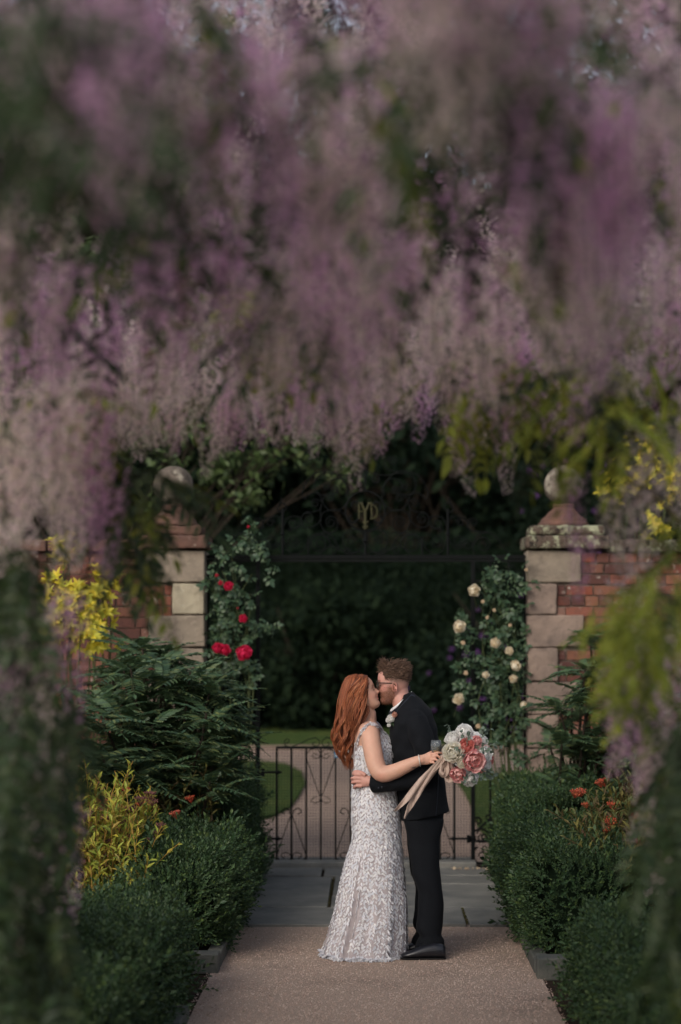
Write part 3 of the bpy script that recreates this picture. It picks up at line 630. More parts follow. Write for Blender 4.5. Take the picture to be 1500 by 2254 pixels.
class Head:
    """profile head; origin at skull centre, forward f, up u (in the picture plane), side +Y"""
    def __init__(s, px, py, sx, tilt, k=1.0, male=False, dy=0):
        s.o = B(px, py, dy); th = math.radians(tilt); s.f = np.array([sx * math.cos(th), 0, math.sin(th)]); s.u = np.array([-sx * math.sin(th), 0, math.cos(th)]); s.k = k; s.male = male; s.s = np.array([0, 1, 0.])
    def w(s, x, y, z): return s.o + s.k * (x * s.f + y * s.s + z * s.u)
    def loc(s, P_): d = (P_ - s.o) / s.k; return np.stack([d @ s.f, d @ s.s, d @ s.u], -1)
    def prof(s):
        T = [(-.119, .058, .020, .014), (-.113, .070, .005, .030), (-.103, .079, -.012, .042), (-.092, .080, -.03, .049), (-.080, .076, -.045, .055), (-.068, .0795, -.058, .060), (-.061, .077, -.065, .063), (-.054, .081, -.07, .065),
             (-.042, .083, -.08, .069), (-.028, .083, -.089, .072), (-.012, .083, -.096, .0745), (.002, .0835, -.100, .0755), (.016, .0895, -.103, .0765), (.03, .0905, -.104, .077), (.05, .089, -.103, .0765), (.07, .083, -.097, .072), (.09, .068, -.083, .061), (.104, .046, -.064, .046), (.114, .015, -.038, .026)]
        if s.male: T = [(z, f + (.004 if z < -.08 else 0), b, w_ * (1.05 if z < -.05 else 1.02)) for z, f, b, w_ in T]
        return T
    def geo(s, g, off=0):
        rows = s.prof(); z = [r[0] for r in rows]; zz = np.linspace(z[0], z[-1], 60); seg = 48; V = []
        nose = [(-.050, 0), (-.044, .004), (-.040, .014), (-.034, .023), (-.028, .026), (-.020, .020), (-.008, .011), (.004, .004), (.014, 0)]
        for q in zz:
            f, b, w_ = (np.interp(q, z, [r[i] for r in rows]) for i in (1, 2, 3))
            nb = np.interp(q, [n_[0] for n_ in nose], [n_[1] for n_ in nose]); mx = .3 * (f) + .7 * (f + b) / 2
            for k in range(seg):
                t = 2 * math.pi * k / seg; co, si = math.cos(t), math.sin(t)
                y = w_ * math.copysign(abs(si) ** .9, si); x = mx + ((f - mx) * abs(co) ** .85 if co > 0 else -(mx - b) * abs(co) ** .9)
                nw = .011 + .006 * (1 if q < -.03 else .4)
                if co > 0: x += nb * math.exp(-(y / nw) ** 2)
                if co > 0: x -= .010 * math.exp(-((abs(y) - .032) / .014) ** 2) * math.exp(-((q - .004) / .012) ** 2)     # eye sockets
                if co > 0: x += .004 * math.exp(-((abs(y) - .040) / .016) ** 2) * math.exp(-((q + .028) / .016) ** 2)      # cheekbones
                if co > 0: x += .0065 * math.exp(-(y / .02) ** 2) * (math.exp(-((q + .054) / .004) ** 2) + math.exp(-((q + .067) / .004) ** 2) - 1.2 * math.exp(-((q + .0605) / .0022) ** 2))
                V.append(s.w(x, y, q))
        n = len(zz)
        Fc = [(i * seg + k, i * seg + (k + 1) % seg, (i + 1) * seg + (k + 1) % seg, (i + 1) * seg + k) for i in range(n - 1) for k in range(seg)] + [tuple(range(seg))[::-1], tuple((n - 1) * seg + k for k in range(seg))]
        g.add(V, Fc)
        for sy in (-1, 1):                              # ears
            R = .030 if s.male else .026
            pts = [s.w(-.006 + R * .52 * math.cos(a) * (1 if a < 3 else .9) - .004, sy * (.078 + .006 * (1 - math.sin(a) * .3)), -.018 + R * math.sin(a)) for a in np.linspace(-1.4, 4.3, 18)]
            g.tube(pts, [.0042] * 18, 6)
            g.tube([s.w(-.004, sy * .075, -.044), s.w(-.006, sy * .079, -.03), s.w(-.010, sy * .0785, -.015), s.w(-.009, sy * .077, 0)], [.005, .008, .009, .006], 8, flat=(1, .6))
def skin_mat(name, attr): 
    m = mat(name, (0, 0, 0), .52, .35, attr=attr, bump=.12, bscale=250, bumpd=.002); b = m.node_tree.nodes['Principled BSDF']
    b.inputs['Subsurface Weight'].default_value = .12; b.inputs['Subsurface Radius'].default_value = (.012, .005, .003); b.inputs['Subsurface Scale'].default_value = 1; return m
def tint(me, fn):
    n = len(me.vertices); co = np.zeros(n * 3, np.float32); me.vertices.foreach_get('co', co); co = co.reshape(-1, 3).astype(float)
    c = fn(co); at = me.color_attributes.new('tint', 'FLOAT_COLOR', 'POINT'); at.data.foreach_set('color', np.column_stack([c, np.ones(n)]).astype(np.float32).ravel())
def mixc(c, mask, col): return c * (1 - mask[:, None]) + np.array(col) * mask[:, None]
sm = lambda x, a, b: np.clip((x - a) / (b - a), 0, 1) ** 2 * (3 - 2 * np.clip((x - a) / (b - a), 0, 1))
def noise3(p, f): return (np.sin(p[:, 0] * f + 1.3) * np.sin(p[:, 1] * f * 1.1 + 2.1) * np.sin(p[:, 2] * f * .9 + .7) + .5 * np.sin(p[:, 0] * f * 2.3) * np.sin(p[:, 2] * f * 2.1 + p[:, 1] * f)) * .6

# ================= bride
bride = thing('person', B(805, 2112), 'bride with long wavy copper hair in a pale leaf-patterned gown, head tipped back', 'bride', 'couple kissing')
bh = Head(798, 1527, 1, 24, .97, dy=-.016)
g = Geo(); bh.geo(g)
# neck, torso, hips, legs
g.tube([bh.w(-.030, 0, -.03), bh.w(-.030, 0, -.075), B(811, 1572, .0), B(809, 1590, 0), B(808, 1605, 0)], [.050, .050, .050, .058, .06], 20)
slices(g, rows_interp(simple_rows([(1586, 797, 824, .06, 0), (1593, 790, 832, .13, 0), (1603, 785, 838, .165, 0), (1622, 780, 848, .165, 0), (1645, 779, 862, .15, 0), (1665, 781, 863, .14, 0), (1692, 785, 857, .125, 0), (1715, 784, 859, .135, 0), (1745, 779, 868, .165, 0), (1790, 777, 877, .18, 0), (1830, 782, 872, .17, 0)]), 26), 32)
for dy in (-.09, .09): g.tube([B(828, 1820, dy), B(838, 1930, dy), B(832, 1950, dy), B(828, 2040, dy), B(822, 2095, dy), B(850, 2106, dy)], [.075, .05, .045, .042, .035, .03], 12)
# near arm: shoulder, elbow, wrist
g.tube(spline([B(816, 1606, -.150), B(817, 1622, -.185), B(822, 1652, -.215), B(829, 1680, -.24), B(841, 1697, -.265), B(866, 1692, -.285), B(892, 1680, -.31), B(920, 1667, -.33), B(930, 1665, -.33)], 30),
       np.interp(np.linspace(0, 8, 30), range(9), [.050, .058, .058, .056, .052, .047, .041, .031, .028]), 20)
g.ball(B(816, 1607, -.145), .054, 16, 10)
# hand: palm and fingers holding the bouquet stem
HB = -.335
g.tube([B(922, 1667, HB), B(932, 1665, HB), B(944, 1662, HB), B(952, 1661, HB)], [.027, .033, .036, .032], 14, flat=(1, .55))
fing = [([(946, 1654, -.02), (958, 1650, -.022), (966, 1650, -.012), (972, 1653, .004)], .0085), ([(948, 1659, -.022), (959, 1656, -.03), (965, 1661, -.028), (963, 1666, -.012)], .0088),
        ([(947, 1665, -.022), (957, 1664, -.034), (961, 1670, -.03), (958, 1674, -.014)], .0084), ([(944, 1671, -.02), (952, 1671, -.03), (955, 1677, -.024), (952, 1680, -.01)], .0074),
        ([(934, 1656, .012), (945, 1650, .024), (957, 1648, .026), (966, 1651, .022)], .0092)]
for pts, r in fing: q = spline([B(x, y, HB + d) for x, y, d in pts], 12); g.tube(q, np.linspace(r, r * .75, 12), 8); g.ball(q[-1], r * .78, 8, 6)
# far arm round the groom's neck
g.tube(spline([B(818, 1610, .14), B(832, 1650, .22), B(860, 1680, .27), B(900, 1672, .27), B(930, 1662, .23)], 20), np.linspace(.050, .028, 20), 14)
me = fuse('body', g, .0042, 3, .45)
def bt(co):
    L = bh.loc(co); c = np.tile([.58, .335, .245], (len(co), 1)); c = c * (1 + .05 * noise3(co, 60))[:, None]
    c = c * (1 + .07 * noise3(co, 22) + .035 * noise3(co, 140))[:, None]; c = mixc(c, np.clip(noise3(co + 3, 30), 0, 1) * .25, (.60, .27, .20))
    head = (L[:, 2] > -.13) & (L[:, 2] < .13) & (np.abs(L[:, 1]) < .09) & (np.abs(L[:, 0]) < .13)
    ch = np.exp(-((L[:, 0] - .05) / .03) ** 2 - ((L[:, 2] + .035) / .025) ** 2) * head; c = mixc(c, ch * .5, (.62, .25, .19))
    lip = np.exp(-((L[:, 2] + .0605) / .010) ** 2) * (L[:, 0] > .066) * (np.abs(L[:, 1]) < .022) * head; c = mixc(c, lip, (.50, .17, .16))
    br = np.exp(-((L[:, 2] - .022) / .0045) ** 2) * (L[:, 0] > .045) * (np.abs(L[:, 1]) > .012) * (np.abs(L[:, 1]) < .055) * head; c = mixc(c, br * .55, (.25, .11, .06))
    c = mixc(c, np.exp(-((co - B(838, 1704, -.31)) ** 2).sum(1) / .0012) * .35, (.6, .22, .16)); c = mixc(c, (np.exp(-((co - B(958, 1662, HB)) ** 2).sum(1) / .0018) * .3), (.62, .24, .18))
    tat = np.exp(-((co - B(909, 1682, -.345)) ** 2 / np.array([.00022, .004, .00003])).sum(1)); return mixc(c, np.clip(tat * 1.1, 0, .8), (.05, .05, .06))
tint(me, bt); M_['skin_b'] = skin_mat('skin_fair', 'tint'); me.materials.append(M_['skin_b'])
o = bpy.data.objects.new('body', me); link(o, bride); bbody = o
co = [v.co.copy() for v in me.vertices]; fc = [tuple(p.vertices) for p in me.polygons]; BV = BVHTree.FromPolygons(co, fc)
g = Geo()                                              # closed eyelid lashes
for sy in (-1, 1): g.tube([bh.w(.062, sy * .046, -.001), bh.w(.073, sy * .040, -.006), bh.w(.0785, sy * .030, -.008), bh.w(.080, sy * .020, -.005)], [.001, .0024, .0024, .001], 5)
g.obj('eyelash', mat('lash', (.02, .012, .01), .8, .1), bride)
# --- gown
TAB = [(1597, 795, 834, .12, 0), (1612, 786, 846, .160, 0), (1630, 781, 860, .165, 0), (1645, 779, 867, .162, 0), (1668, 780, 868, .152, 0), (1690, 781, 864, .137, 0), (1705, 781, 864, .138, 0), (1728, 778, 868, .155, 0), (1757, 777, 874, .178, 0), (1798, 776, 880, .190, .0), (1848, 777, 882, .188, .0),
       (1893, 764, 886, .20, .0), (1939, 753, 889, .21, .0), (2007, 740, 893, .23, 0), (2052, 729, 892, .245, 0), (2086, 719, 891, .255, 0), (2112, 715, 890, .26, 0)]
rows = rows_interp(simple_rows(TAB), 110); seg = 120
g = Geo(); slices(g, rows, seg, 2.15, cap=False)
V = np.array(g.v); n = len(rows)
tt = np.tile(np.arange(seg) / seg * 2 * math.pi, n); rr = np.repeat(np.arange(n), seg); pyv = np.array([r[0] for r in rows])[rr]; cen = np.repeat([(B(r[1], r[0]) + B(r[3], r[0])) / 2 for r in rows], seg, 0)
low = np.clip((pyv - 1850) / 250, 0, 1)
fold = .055 * low * np.sin(9 * tt + 1.5 * np.sin(2 * tt) + .6 * low) + .02 * low * np.sin(17 * tt + 1)
crease = -.16 * np.clip((pyv - 1850) / 160, 0, 1) * np.exp(-((((tt - (2 * math.pi - 2.02) + math.pi) % (2 * math.pi)) - math.pi) / .045) ** 2)
rad = V - cen; rad[:, 2] = 0
V = V + rad * (fold + crease)[:, None] * 1.0
bump_ = .003 * noise3(V, 40) ; V += rad / (np.linalg.norm(rad, axis=1)[:, None] + 1e-6) * bump_[:, None]
V[:, 2] += np.where(pyv > 2105, .006 * np.sin(tt * 23), 0); V[:, 2] = np.maximum(V[:, 2], .006)
g.v = [tuple(q) for q in V]
keep = []
for f in g.f:
    c = V[list(f)].mean(0); px = VX + c[0] / c[1] * F; py = HY - (c[2] - CAMH) / c[1] * F; dy = c[1] - Y0
    qx = VX + c[0] * SB; qy = HY - (c[2] - CAMH) * SB
    back = np.interp(qy, [1590, 1612, 1643, 1670, 1688, 1700], [830, 820, 789, 783, 781, 700])   # open back edge
    if qy < 1640: ok = qx > 838 + (1640 - qy) * -.02 and qy > 1600 + (860 - qx) * .25
    elif qy < 1695: ok = qx > back
    else: ok = True
    if ok: keep.append(f)
g.f = keep; g.m = [0] * len(keep)
M_['gown'] = node_add_patches(mat('gown', (.44, .385, .39), .75, .3, (.36, .32, .335), 14, bump=.4, bscale=160, bumpd=.004, coord='World'), (.56, .52, .53), 60, .56, .62, 'World')
M_['gown_leaf'] = mat('gown_leaf', (0, 0, 0), .6, .35, cols=[(.82, .81, .84), (.72, .72, .77), (.88, .87, .87), (.64, .66, .73), (.80, .78, .79)], trans=.2, sheen=.2)
gown = g.obj('gown', M_['gown'], bride, smooth=True)
sol = gown.modifiers.new('thick', 'SOLIDIFY'); sol.thickness = .004; sol.offset = -1
Vg = [Vector(q) for q in V]; BG = BVHTree.FromPolygons(Vg, keep)
# leaf applique: separate raised leaves sewn on the gown
lg = [Geo(), Geo(), Geo()]
for i, l in enumerate(lg): l.add([(0, 0, .05), (-.20, .35, .14), (0, .4, .07), (.20, .35, .14), (-.15, .72, .15), (0, .75, .08), (.15, .72, .15), (.05 * (i - 1), 1, .05 + .07 * i)], [(0, 2, 1), (0, 3, 2), (1, 2, 5, 4), (2, 3, 6, 5), (4, 5, 7), (5, 6, 7)])
areas = []; cents = []; nrms = []
for f in keep:
    a_, b_, c_, d_ = (V[i] for i in f); nn = np.cross(c_ - a_, d_ - b_); areas.append(np.linalg.norm(nn)); nrms.append(nn / (np.linalg.norm(nn) + 1e-9)); cents.append((a_ + b_ + c_ + d_) / 4)
areas = np.array(areas); cents = np.array(cents); nrms = np.array(nrms)
out = cents - np.array([B(825, 1400)[0], Y0, 0]); out[:, 2] = 0; nrms[(nrms * out).sum(1) < 0] *= -1
Pl, Dl, Nl = [], [], []
zrow = V.reshape(n, seg, 3); keepset = {}
for f in keep: keepset[(f[0] // seg, f[0] % seg)] = 1
NC = 84
for c_i in range(NC):
    ph = random.uniform(0, 6); z = 0; ri = random.uniform(0, 2.5)
    while ri < n - 2:
        r0 = int(ri); circ = np.linalg.norm(zrow[r0, 0] - zrow[r0, seg // 2]) * 2.2
        col = (c_i + .22 * math.sin(ri * .35 + ph)) / NC * seg; cc = int(col) % seg; fr_ = col - int(col)
        step_h = abs(zrow[min(r0 + 1, n - 1), cc, 2] - zrow[r0, cc, 2]) + 1e-4
        if (r0, cc) in keepset and not (circ < 1.15 and c_i % 3 == 2) and random.random() < .97:
            p = zrow[r0, cc] * (1 - fr_) + zrow[r0, (cc + 1) % seg] * fr_; p2 = zrow[r0 + 1, cc] * (1 - fr_) + zrow[r0 + 1, (cc + 1) % seg] * fr_; p = p + (p2 - p) * (ri - r0); dn = zrow[r0 + 1, cc] - zrow[r0, cc]; dn = dn / (np.linalg.norm(dn) + 1e-9); tg = zrow[r0, (cc + 1) % seg] - zrow[r0, cc]; tg = tg / (np.linalg.norm(tg) + 1e-9)
            nn = np.cross(dn, tg); oo = p - np.array([B(825, 1400)[0], Y0, p[2]]); nn = nn if nn @ oo > 0 else -nn
            for sd in (-1, 1):
                if random.random() < .9: Pl.append(p + tg * (sd * .002 + random.gauss(0, .0025)) + dn * random.gauss(0, .004)); Dl.append(dn * random.uniform(.7, 1.2) + tg * sd * random.uniform(.45, .95) + nn * random.uniform(.0, .16)); Nl.append(nn + rng.normal(0, .12, 3))
        ri += random.uniform(.016, .024) / step_h
kk = len(Pl); sc_ = rng.uniform(.024, .037, kk); ms = frames(np.array(Pl) + np.array(Nl) * .0015, np.array(Dl), np.array(Nl), sc_)
o = bpy.data.objects.new('leaf_applique', merge('leaf_applique', lg, rng.integers(0, 3, kk), ms, [M_['gown_leaf']])); link(o, gown); o['kind'] = 'stuff'
# frayed leaf hem
kk = 800; a_ = rng.uniform(0, 6.28, kk); i0 = (n - 1) * seg + (a_ / 6.2832 * seg).astype(int); hb = V[i0] + (0, 0, .012); Nh = V[i0] - cen[i0]; Nh[:, 2] = 0; Nh /= np.linalg.norm(Nh, axis=1)[:, None]
ms = frames(hb, Nh * rng.uniform(.2, 1.1, (kk, 1)) + unit(kk) * .4 + (0, 0, -.35), Nh + (0, 0, 1), rng.uniform(.025, .045, kk))
o = bpy.data.objects.new('hem_fringe', merge('hem_fringe', lg, rng.integers(0, 3, kk), ms, [M_['gown_leaf']])); link(o, gown); o['kind'] = 'stuff'
# strap, snapped on the shoulder and back
def snap(px, py, off=.004, bv=BV):
    p = B(px, py, 0); h = bv.ray_cast(Vector((p[0], Y0 - 1.2, p[2])), Vector((0, 1, 0)))[0]
    return np.array(h) + (0, -off, 0) if h is not None else B(px, py, -.12)
for sgn in (1, -1):
    pts = []
    for px, py in ((846, 1622), (838, 1607), (830, 1597), (821, 1592), (811, 1594), (802, 1603), (795, 1615), (789, 1630), (785, 1645), (784, 1662), (784, 1676), (785, 1690)):
        q = snap(px, py, .003); q[1] = min(q[1], Y0 - .06 if py > 1600 else Y0 - .085)
        if sgn < 0: q[1] = 2 * Y0 - q[1]
        pts.append(q)
    sp = spline(pts, 50); g = Geo(); g.tube(sp, .0155, 8, flat=(1, .38)); st = g.obj('strap', M_['gown'], gown, smooth=True)
    kk = 90; jj = rng.integers(0, 50, kk); D = np.gradient(sp, axis=0)[jj] * 50; ms = frames(sp[jj] + rng.normal(0, .005, (kk, 3)) + (0, -.005 * sgn, 0), D + unit(kk) * .25, np.tile([0, -sgn, .3], (kk, 1)), rng.uniform(.018, .026, kk))
    o = bpy.data.objects.new('leaf_applique', merge('leaf_applique', lg, rng.integers(0, 3, kk), ms, [M_['gown_leaf']])); link(o, st); o['kind'] = 'stuff'
g = Geo()
for cx0, cx1 in ((797, 799), (804, 806)):
    for j in range(13):
        py = 1644 + j * 3.8; q = snap(np.interp(j, [0, 12], [cx0, cx1]), py, .003, BG); g.ball(q, .0048, 8, 6)
g.obj('pearl_trim', mat('pearl', (.80, .76, .72), .25, .6), gown, smooth=True)
# --- hair
HT = np.array([(0, 1483.5, 782, 797, .025), (.03, 1487, 768, 804, .058), (.06, 1492, 761, 808, .074), (.12, 1503, 756, 807, .084), (.2, 1520, 751, 803, .088), (.3, 1540, 746, 800, .092), (.4, 1560, 745, 794, .092), (.5, 1583, 743, 787, .090), (.6, 1606, 737, 779, .088), (.72, 1632, 739, 773, .078), (.85, 1658, 748, 773, .055), (1, 1690, 768, 778, .02)])
def hp(t, u, sh):
    y, xl, xr, hd = (np.interp(t, HT[:, 0], HT[:, i]) for i in (1, 2, 3, 4)); c = (xl + xr) / 2; h = (xr - xl) / 2
    a = u; return (c + h * math.copysign(abs(math.cos(a)) ** .8, math.cos(a)) * sh, y, -hd * math.copysign(abs(math.sin(a)) ** .5, math.sin(a)) * sh)
g = Geo(); slices(g, [(y + 2, xl + 8 + 5 * _, y + 2, xr - 7 - 4 * _, hd - .018 - .02 * _, 0) for _, y, xl, xr, hd in HT[:-2]], 24, 2)
V_ = g
hb = fuse('hair', g, .008, 3, .6); M_['hair_r'] = mat('copper_hair', (0, 0, 0), .5, .25, cols=[(.22, .062, .027), (.36, .11, .045), (.09, .026, .014), (.50, .19, .085), (.045, .016, .010), (.27, .08, .033), (.14, .04, .02)])
M_['hair_rb'] = mat('copper_hair_under', (.07, .02, .01), .6, .3, (.12, .035, .016), 60, stretch=(1, 1, .08), coord='World')
hb.materials.append(M_['hair_rb']); hair = bpy.data.objects.new('hair', hb); link(hair, bride)
g = Geo()
for i in range(2300):
    a0 = random.uniform(-.15, 2 * math.pi - .5); near = random.random() < .72
    a0 = random.uniform(.0, math.pi) if near else random.uniform(math.pi, 2 * math.pi)
    t0 = random.uniform(0, .10) if random.random() < .7 else random.uniform(.05, .35); t1 = random.uniform(.72, 1.03); sh = random.uniform(.93, 1.05)
    ck = round(a0 * 2.6) / 2.6; ph = ck * 9.7 + random.gauss(0, .2); am = random.uniform(6, 10); shc = 1 + .05 * math.sin(ck * 37); dr = random.gauss(-.0, .25); pts = []
    for t in np.linspace(t0, t1, 26):
        kq = 1 - .72 * max(0, min(1, (t - .3) / .5)); x, y, dy = hp(min(t, 1), ck + (a0 - ck) * kq + .12 * t * math.sin(9 * t + ph), 1 + (sh * shc - 1) * min(1, t * 3))
        wv = np.clip((t - .3) / .4, 0, 1); x += wv * am * math.sin(t * 19 + ph); dy += wv * .012 * math.cos(t * 19 + ph); 
        if t > 1: y += (t - 1) * 200
        pts.append(B(x, y, dy))
    r = random.uniform(.0008, .0023); u = np.linspace(0, 1, 26); g.tube(pts, r * np.clip(np.minimum(u * 6 + .3, (1 - u) * 3 + .08), 0, 1), 5, flat=(1, .7), cap=False)
for i in range(26):                                     # flyaways and strands swept from the temple towards the back
    t0 = random.uniform(.03, .2); pts = []; ph = random.uniform(0, 6)
    for q in np.linspace(0, 1, 16):
        x0, y0, d0 = hp(t0, .35 + random.random() * .01, 1.03); x = x0 - 30 * q + 5 * math.sin(5 * q + ph); y = y0 + 95 * q - 25 * q * (1 - q); dy = -.075 - .028 * math.sin(2.6 * q)
        pts.append(B(x + ph, y + ph * 3, dy - .012))
    g.tube(pts, np.interp(np.linspace(0, 1, 16), [0, .2, .8, 1], [.001, .003, .003, .0008]), 4, cap=False)
for i in range(40):
    t0 = random.uniform(.4, .95); a0 = math.pi + random.uniform(-.6, .6); pts = []; ph = random.uniform(0, 6)
    for q in np.linspace(0, 1, 8): x, y, dy = hp(min(1, t0 + .1 * q), a0, 1.02 + .12 * q); pts.append(B(x - 3 * q + 2 * math.sin(6 * q + ph), y + 6 * q, dy))
    g.tube(pts, .0008, 3, cap=False)
def bscalp(th, z, off):
    R_ = bh.prof(); zt_ = [r[0] for r in R_]; f, b, w_ = (np.interp(z, zt_, [r[i] for r in R_]) for i in (1, 2, 3)); mx = .3 * f + .7 * (f + b) / 2; co_, si = math.cos(th), math.sin(th)
    return np.array([mx + ((f + off - mx) * abs(co_) ** .85 if co_ > 0 else -(mx - b + off) * abs(co_) ** .9), (w_ + off) * math.copysign(abs(si) ** .9, si), z])
bhl = lambda th: np.interp(abs(th), [0, .5, .9, 1.2, 1.45, 1.75, 2.1, math.pi], [.088, .082, .058, .022, -.020, -.055, -.09, -.10])
gc = Geo(); sg = 48; V2 = []
for i in range(13):
    for k in range(sg):
        th = 2 * math.pi * k / sg - math.pi; z0 = bhl(th); V2.append(bh.w(*bscalp(th, z0 + (.112 - z0) * i / 12, .003 + .012 * min(1, i / 3))))
V2.append(bh.w(-.01, 0, .126)); gc.add(V2, [(i * sg + k, i * sg + (k + 1) % sg, (i + 1) * sg + (k + 1) % sg, (i + 1) * sg + k) for i in range(12) for k in range(sg)] + [(12 * sg + k, 12 * sg + (k + 1) % sg, len(V2) - 1) for k in range(sg)])
gc.obj('scalp_hair', M_['hair_rb'], hair, smooth=True)
for i in range(620):
    sy = 1 if i % 3 == 0 else -1; th0 = random.uniform(.05, 1.6) ; z0 = bhl(th0) + random.uniform(.0, .05) * random.random(); pts = []
    th1 = random.uniform(1.9, 2.7); z1 = random.uniform(-.09, .03); lift = random.uniform(.010, .024); ph = random.uniform(0, 6)
    for q in np.linspace(0, 1, 14):
        th = th0 + (th1 - th0) * q ** .8; z = z0 + (z1 - z0) * q ** 1.3 + (.03 * math.sin(q * math.pi)) * (1 - th0 / 2); z = min(z, .110)
        pts.append(bh.w(*bscalp(th * sy, z, .004 + lift * math.sin(min(1, q * 2.2) * math.pi / 2) + .002 * math.sin(q * 7 + ph))))
    t = .45
    last = pts[-1]; dy0 = last[1] - Y0; x0_ = VX + last[0] * SB; y0_ = HY - (last[2] - CAMH) * SB
    for q in np.linspace(.15, 1, 8): pts.append(B(x0_ + (-8) * q + 5 * math.sin(q * 5 + ph * .2 + 1), y0_ + 60 * q, dy0 * (1 + .15 * q)))
    r = random.uniform(.0012, .0030); m_ = len(pts); u = np.linspace(0, 1, m_); g.tube(pts, r * np.clip(np.minimum(u * 8 + .3, (1 - u) * 3 + .05), 0, 1), 4, cap=False)
g.obj('locks', M_['hair_r'], hair, smooth=True, kind='stuff')
g = Geo(); q = bh.w(-.002, -.083, -.05); g.ball(q, .004, 8, 6); g.tube([q, q + (0, 0, -.012)], .0012, 4); g.ball(q + (0, 0, -.016), .0045, 8, 6, sc=(.7, .7, 1.4)); g.obj('earring', mat('silver', (.75, .72, .68), .2, .6, metal=.8), bride)
g = Geo(); c = B(921, 1667, -.331); ax = np.array([.9, 0, .35]); 
ring_ = [c + .034 * (math.cos(a) * np.array([-.16, 0, 1.0]) + math.sin(a) * np.array([0, 1.0, 0])) + (0, 0, .0) for a in np.linspace(0, 2 * math.pi, 26)]; g.tube(ring_, .0035, 6); g.obj('bracelet', M_['pearlb'] if 'pearlb' in M_ else mat('bracelet', (.72, .68, .62), .3, .5, metal=.3), bride, smooth=True)
g = Geo(); c = B(955, 1664.5, HB - .030); g.ball(c, .0045, 6, 5); g.obj('ring', mat('ring_gold', (.8, .7, .5), .2, .6, metal=.8), bride)

# ================= groom
groom = thing('person', B(930, 2108), 'groom in black dinner suit with glasses and short beard, kissing the bride', 'groom', 'couple kissing')
gh = Head(865, 1506, -1, -3, 1.0, True, dy=.016)
g = Geo(); gh.geo(g)
g.tube([gh.w(-.035, 0, -.02), gh.w(-.038, 0, -.07), B(887, 1548, 0), B(893, 1565, 0)], [.056, .058, .063, .07], 20)
slices(g, rows_interp(simple_rows([(1556, 876, 922, .08, 0), (1572, 868, 945, .17, 0), (1600, 866, 956, .19, 0), (1650, 868, 960, .175, 0), (1720, 874, 966, .165, 0), (1780, 890, 968, .150, 0), (1800, 900, 962, .13, 0)]), 16), 24)
for dy, dx in ((-.10, 0), (.10, -6)): g.tube([B(932, 1800, dy), B(938, 1940, dy), B(940, 1960, dy), B(948 + dx, 2080, dy)], [.060, .045, .042, .036], 12); g.tube([B(955 + dx, 2098, dy), B(900 + dx, 2102, dy)], [.034, .026], 10)
g.tube(spline([B(918, 1588, -.18), B(934, 1640, -.205), B(932, 1690, -.218), B(890, 1712, -.21), B(822, 1716, -.17), B(812, 1716, -.16)], 24), np.interp(np.linspace(0, 5, 24), range(6), [.055, .052, .045, .038, .029, .028]), 14)
g.tube(spline([B(918, 1588, .18), B(936, 1640, .235), B(932, 1690, .25), B(880, 1712, .23), B(812, 1700, .19)], 24), np.linspace(.055, .03, 24), 12)
g.tube([B(820, 1716, -.175), B(808, 1715, -.165), B(798, 1714, -.15), B(789, 1714, -.135)], [.028, .036, .042, .038], 16, flat=(.45, 1.0) if False else (1, .5))
for i, (y0, y1, x1) in enumerate(((1702, 1700, 779), (1710, 1710, 776), (1718, 1719, 777), (1727, 1729, 781))):
    q = spline([B(797, y0, -.160), B(787, y0 - 1, -.158), B(x1, y1, -.128), B(x1 + 1, y1 + 3, -.100), B(x1 + 5, y1 + 4, -.085)], 14); g.tube(q, np.linspace(.0108, .0085, 14), 8); g.ball(q[-1], .0086, 8, 6)
q = spline([B(806, 1703, -.175), B(797, 1697, -.165), B(787, 1695, -.14), B(780, 1696, -.115)], 12); g.tube(q, np.linspace(.0125, .009, 12), 8)
q = spline([B(812, 1700, .19), B(795, 1700, .16), B(782, 1702, .11)], 8); g.tube(q, [.03, .034, .036, .034, .03, .025, .018, .012], 10, flat=(1, .5))
me = fuse('body', g, .0042, 3, .45)
def gt(co):
    L = gh.loc(co); c = np.tile([.52, .27, .22], (len(co), 1)); c = c * (1 + .06 * noise3(co, 60))[:, None]
    head = (L[:, 2] > -.14) & (L[:, 2] < .13) & (np.abs(L[:, 1]) < .10) & (np.abs(L[:, 0]) < .13)
    # beard: lower face in front of the ear, jaw and upper lip
    fr = sm(L[:, 0], -.012, .012); lowz = sm(-L[:, 2], .028 - 0, .048); up = np.where(L[:, 0] < .03, sm(-L[:, 2], .005, .03), lowz)
    b_ = fr * up * head * np.clip(.72 + .5 * noise3(co, 260), 0, 1); b_ *= (L[:, 2] > -.128)
    lip = np.exp(-((L[:, 2] + .062) / .006) ** 2) * (L[:, 0] > .068) * (np.abs(L[:, 1]) < .02)
    c = mixc(c, b_ * .88 * (1 - lip), (.15, .065, .035)); c = mixc(c, lip * .8, (.42, .14, .12))
    c = mixc(c, np.exp(-((L[:, 0] - .055) / .025) ** 2 - ((L[:, 2] + .02) / .02) ** 2) * .4 * head, (.55, .20, .16))
    ear = (L[:, 0] < .012) & (L[:, 0] > -.03) & (np.abs(L[:, 1]) > .078) & head; c = mixc(c, ear * .45, (.58, .20, .15))
    st = sm(L[:, 2], -.030, .036) * sm(-L[:, 0], -.030, -.005) * head; c = mixc(c, st * .92, (.12, .075, .055))
    br = np.exp(-((L[:, 2] - .024) / .005) ** 2) * (L[:, 0] > .05) * (np.abs(L[:, 1]) > .012) * (np.abs(L[:, 1]) < .055) * head; return mixc(c, br * .7, (.12, .06, .04))
tint(me, gt); me.materials.append(skin_mat('skin_ruddy', 'tint')); o = bpy.data.objects.new('body', me); link(o, groom)
g = Geo()
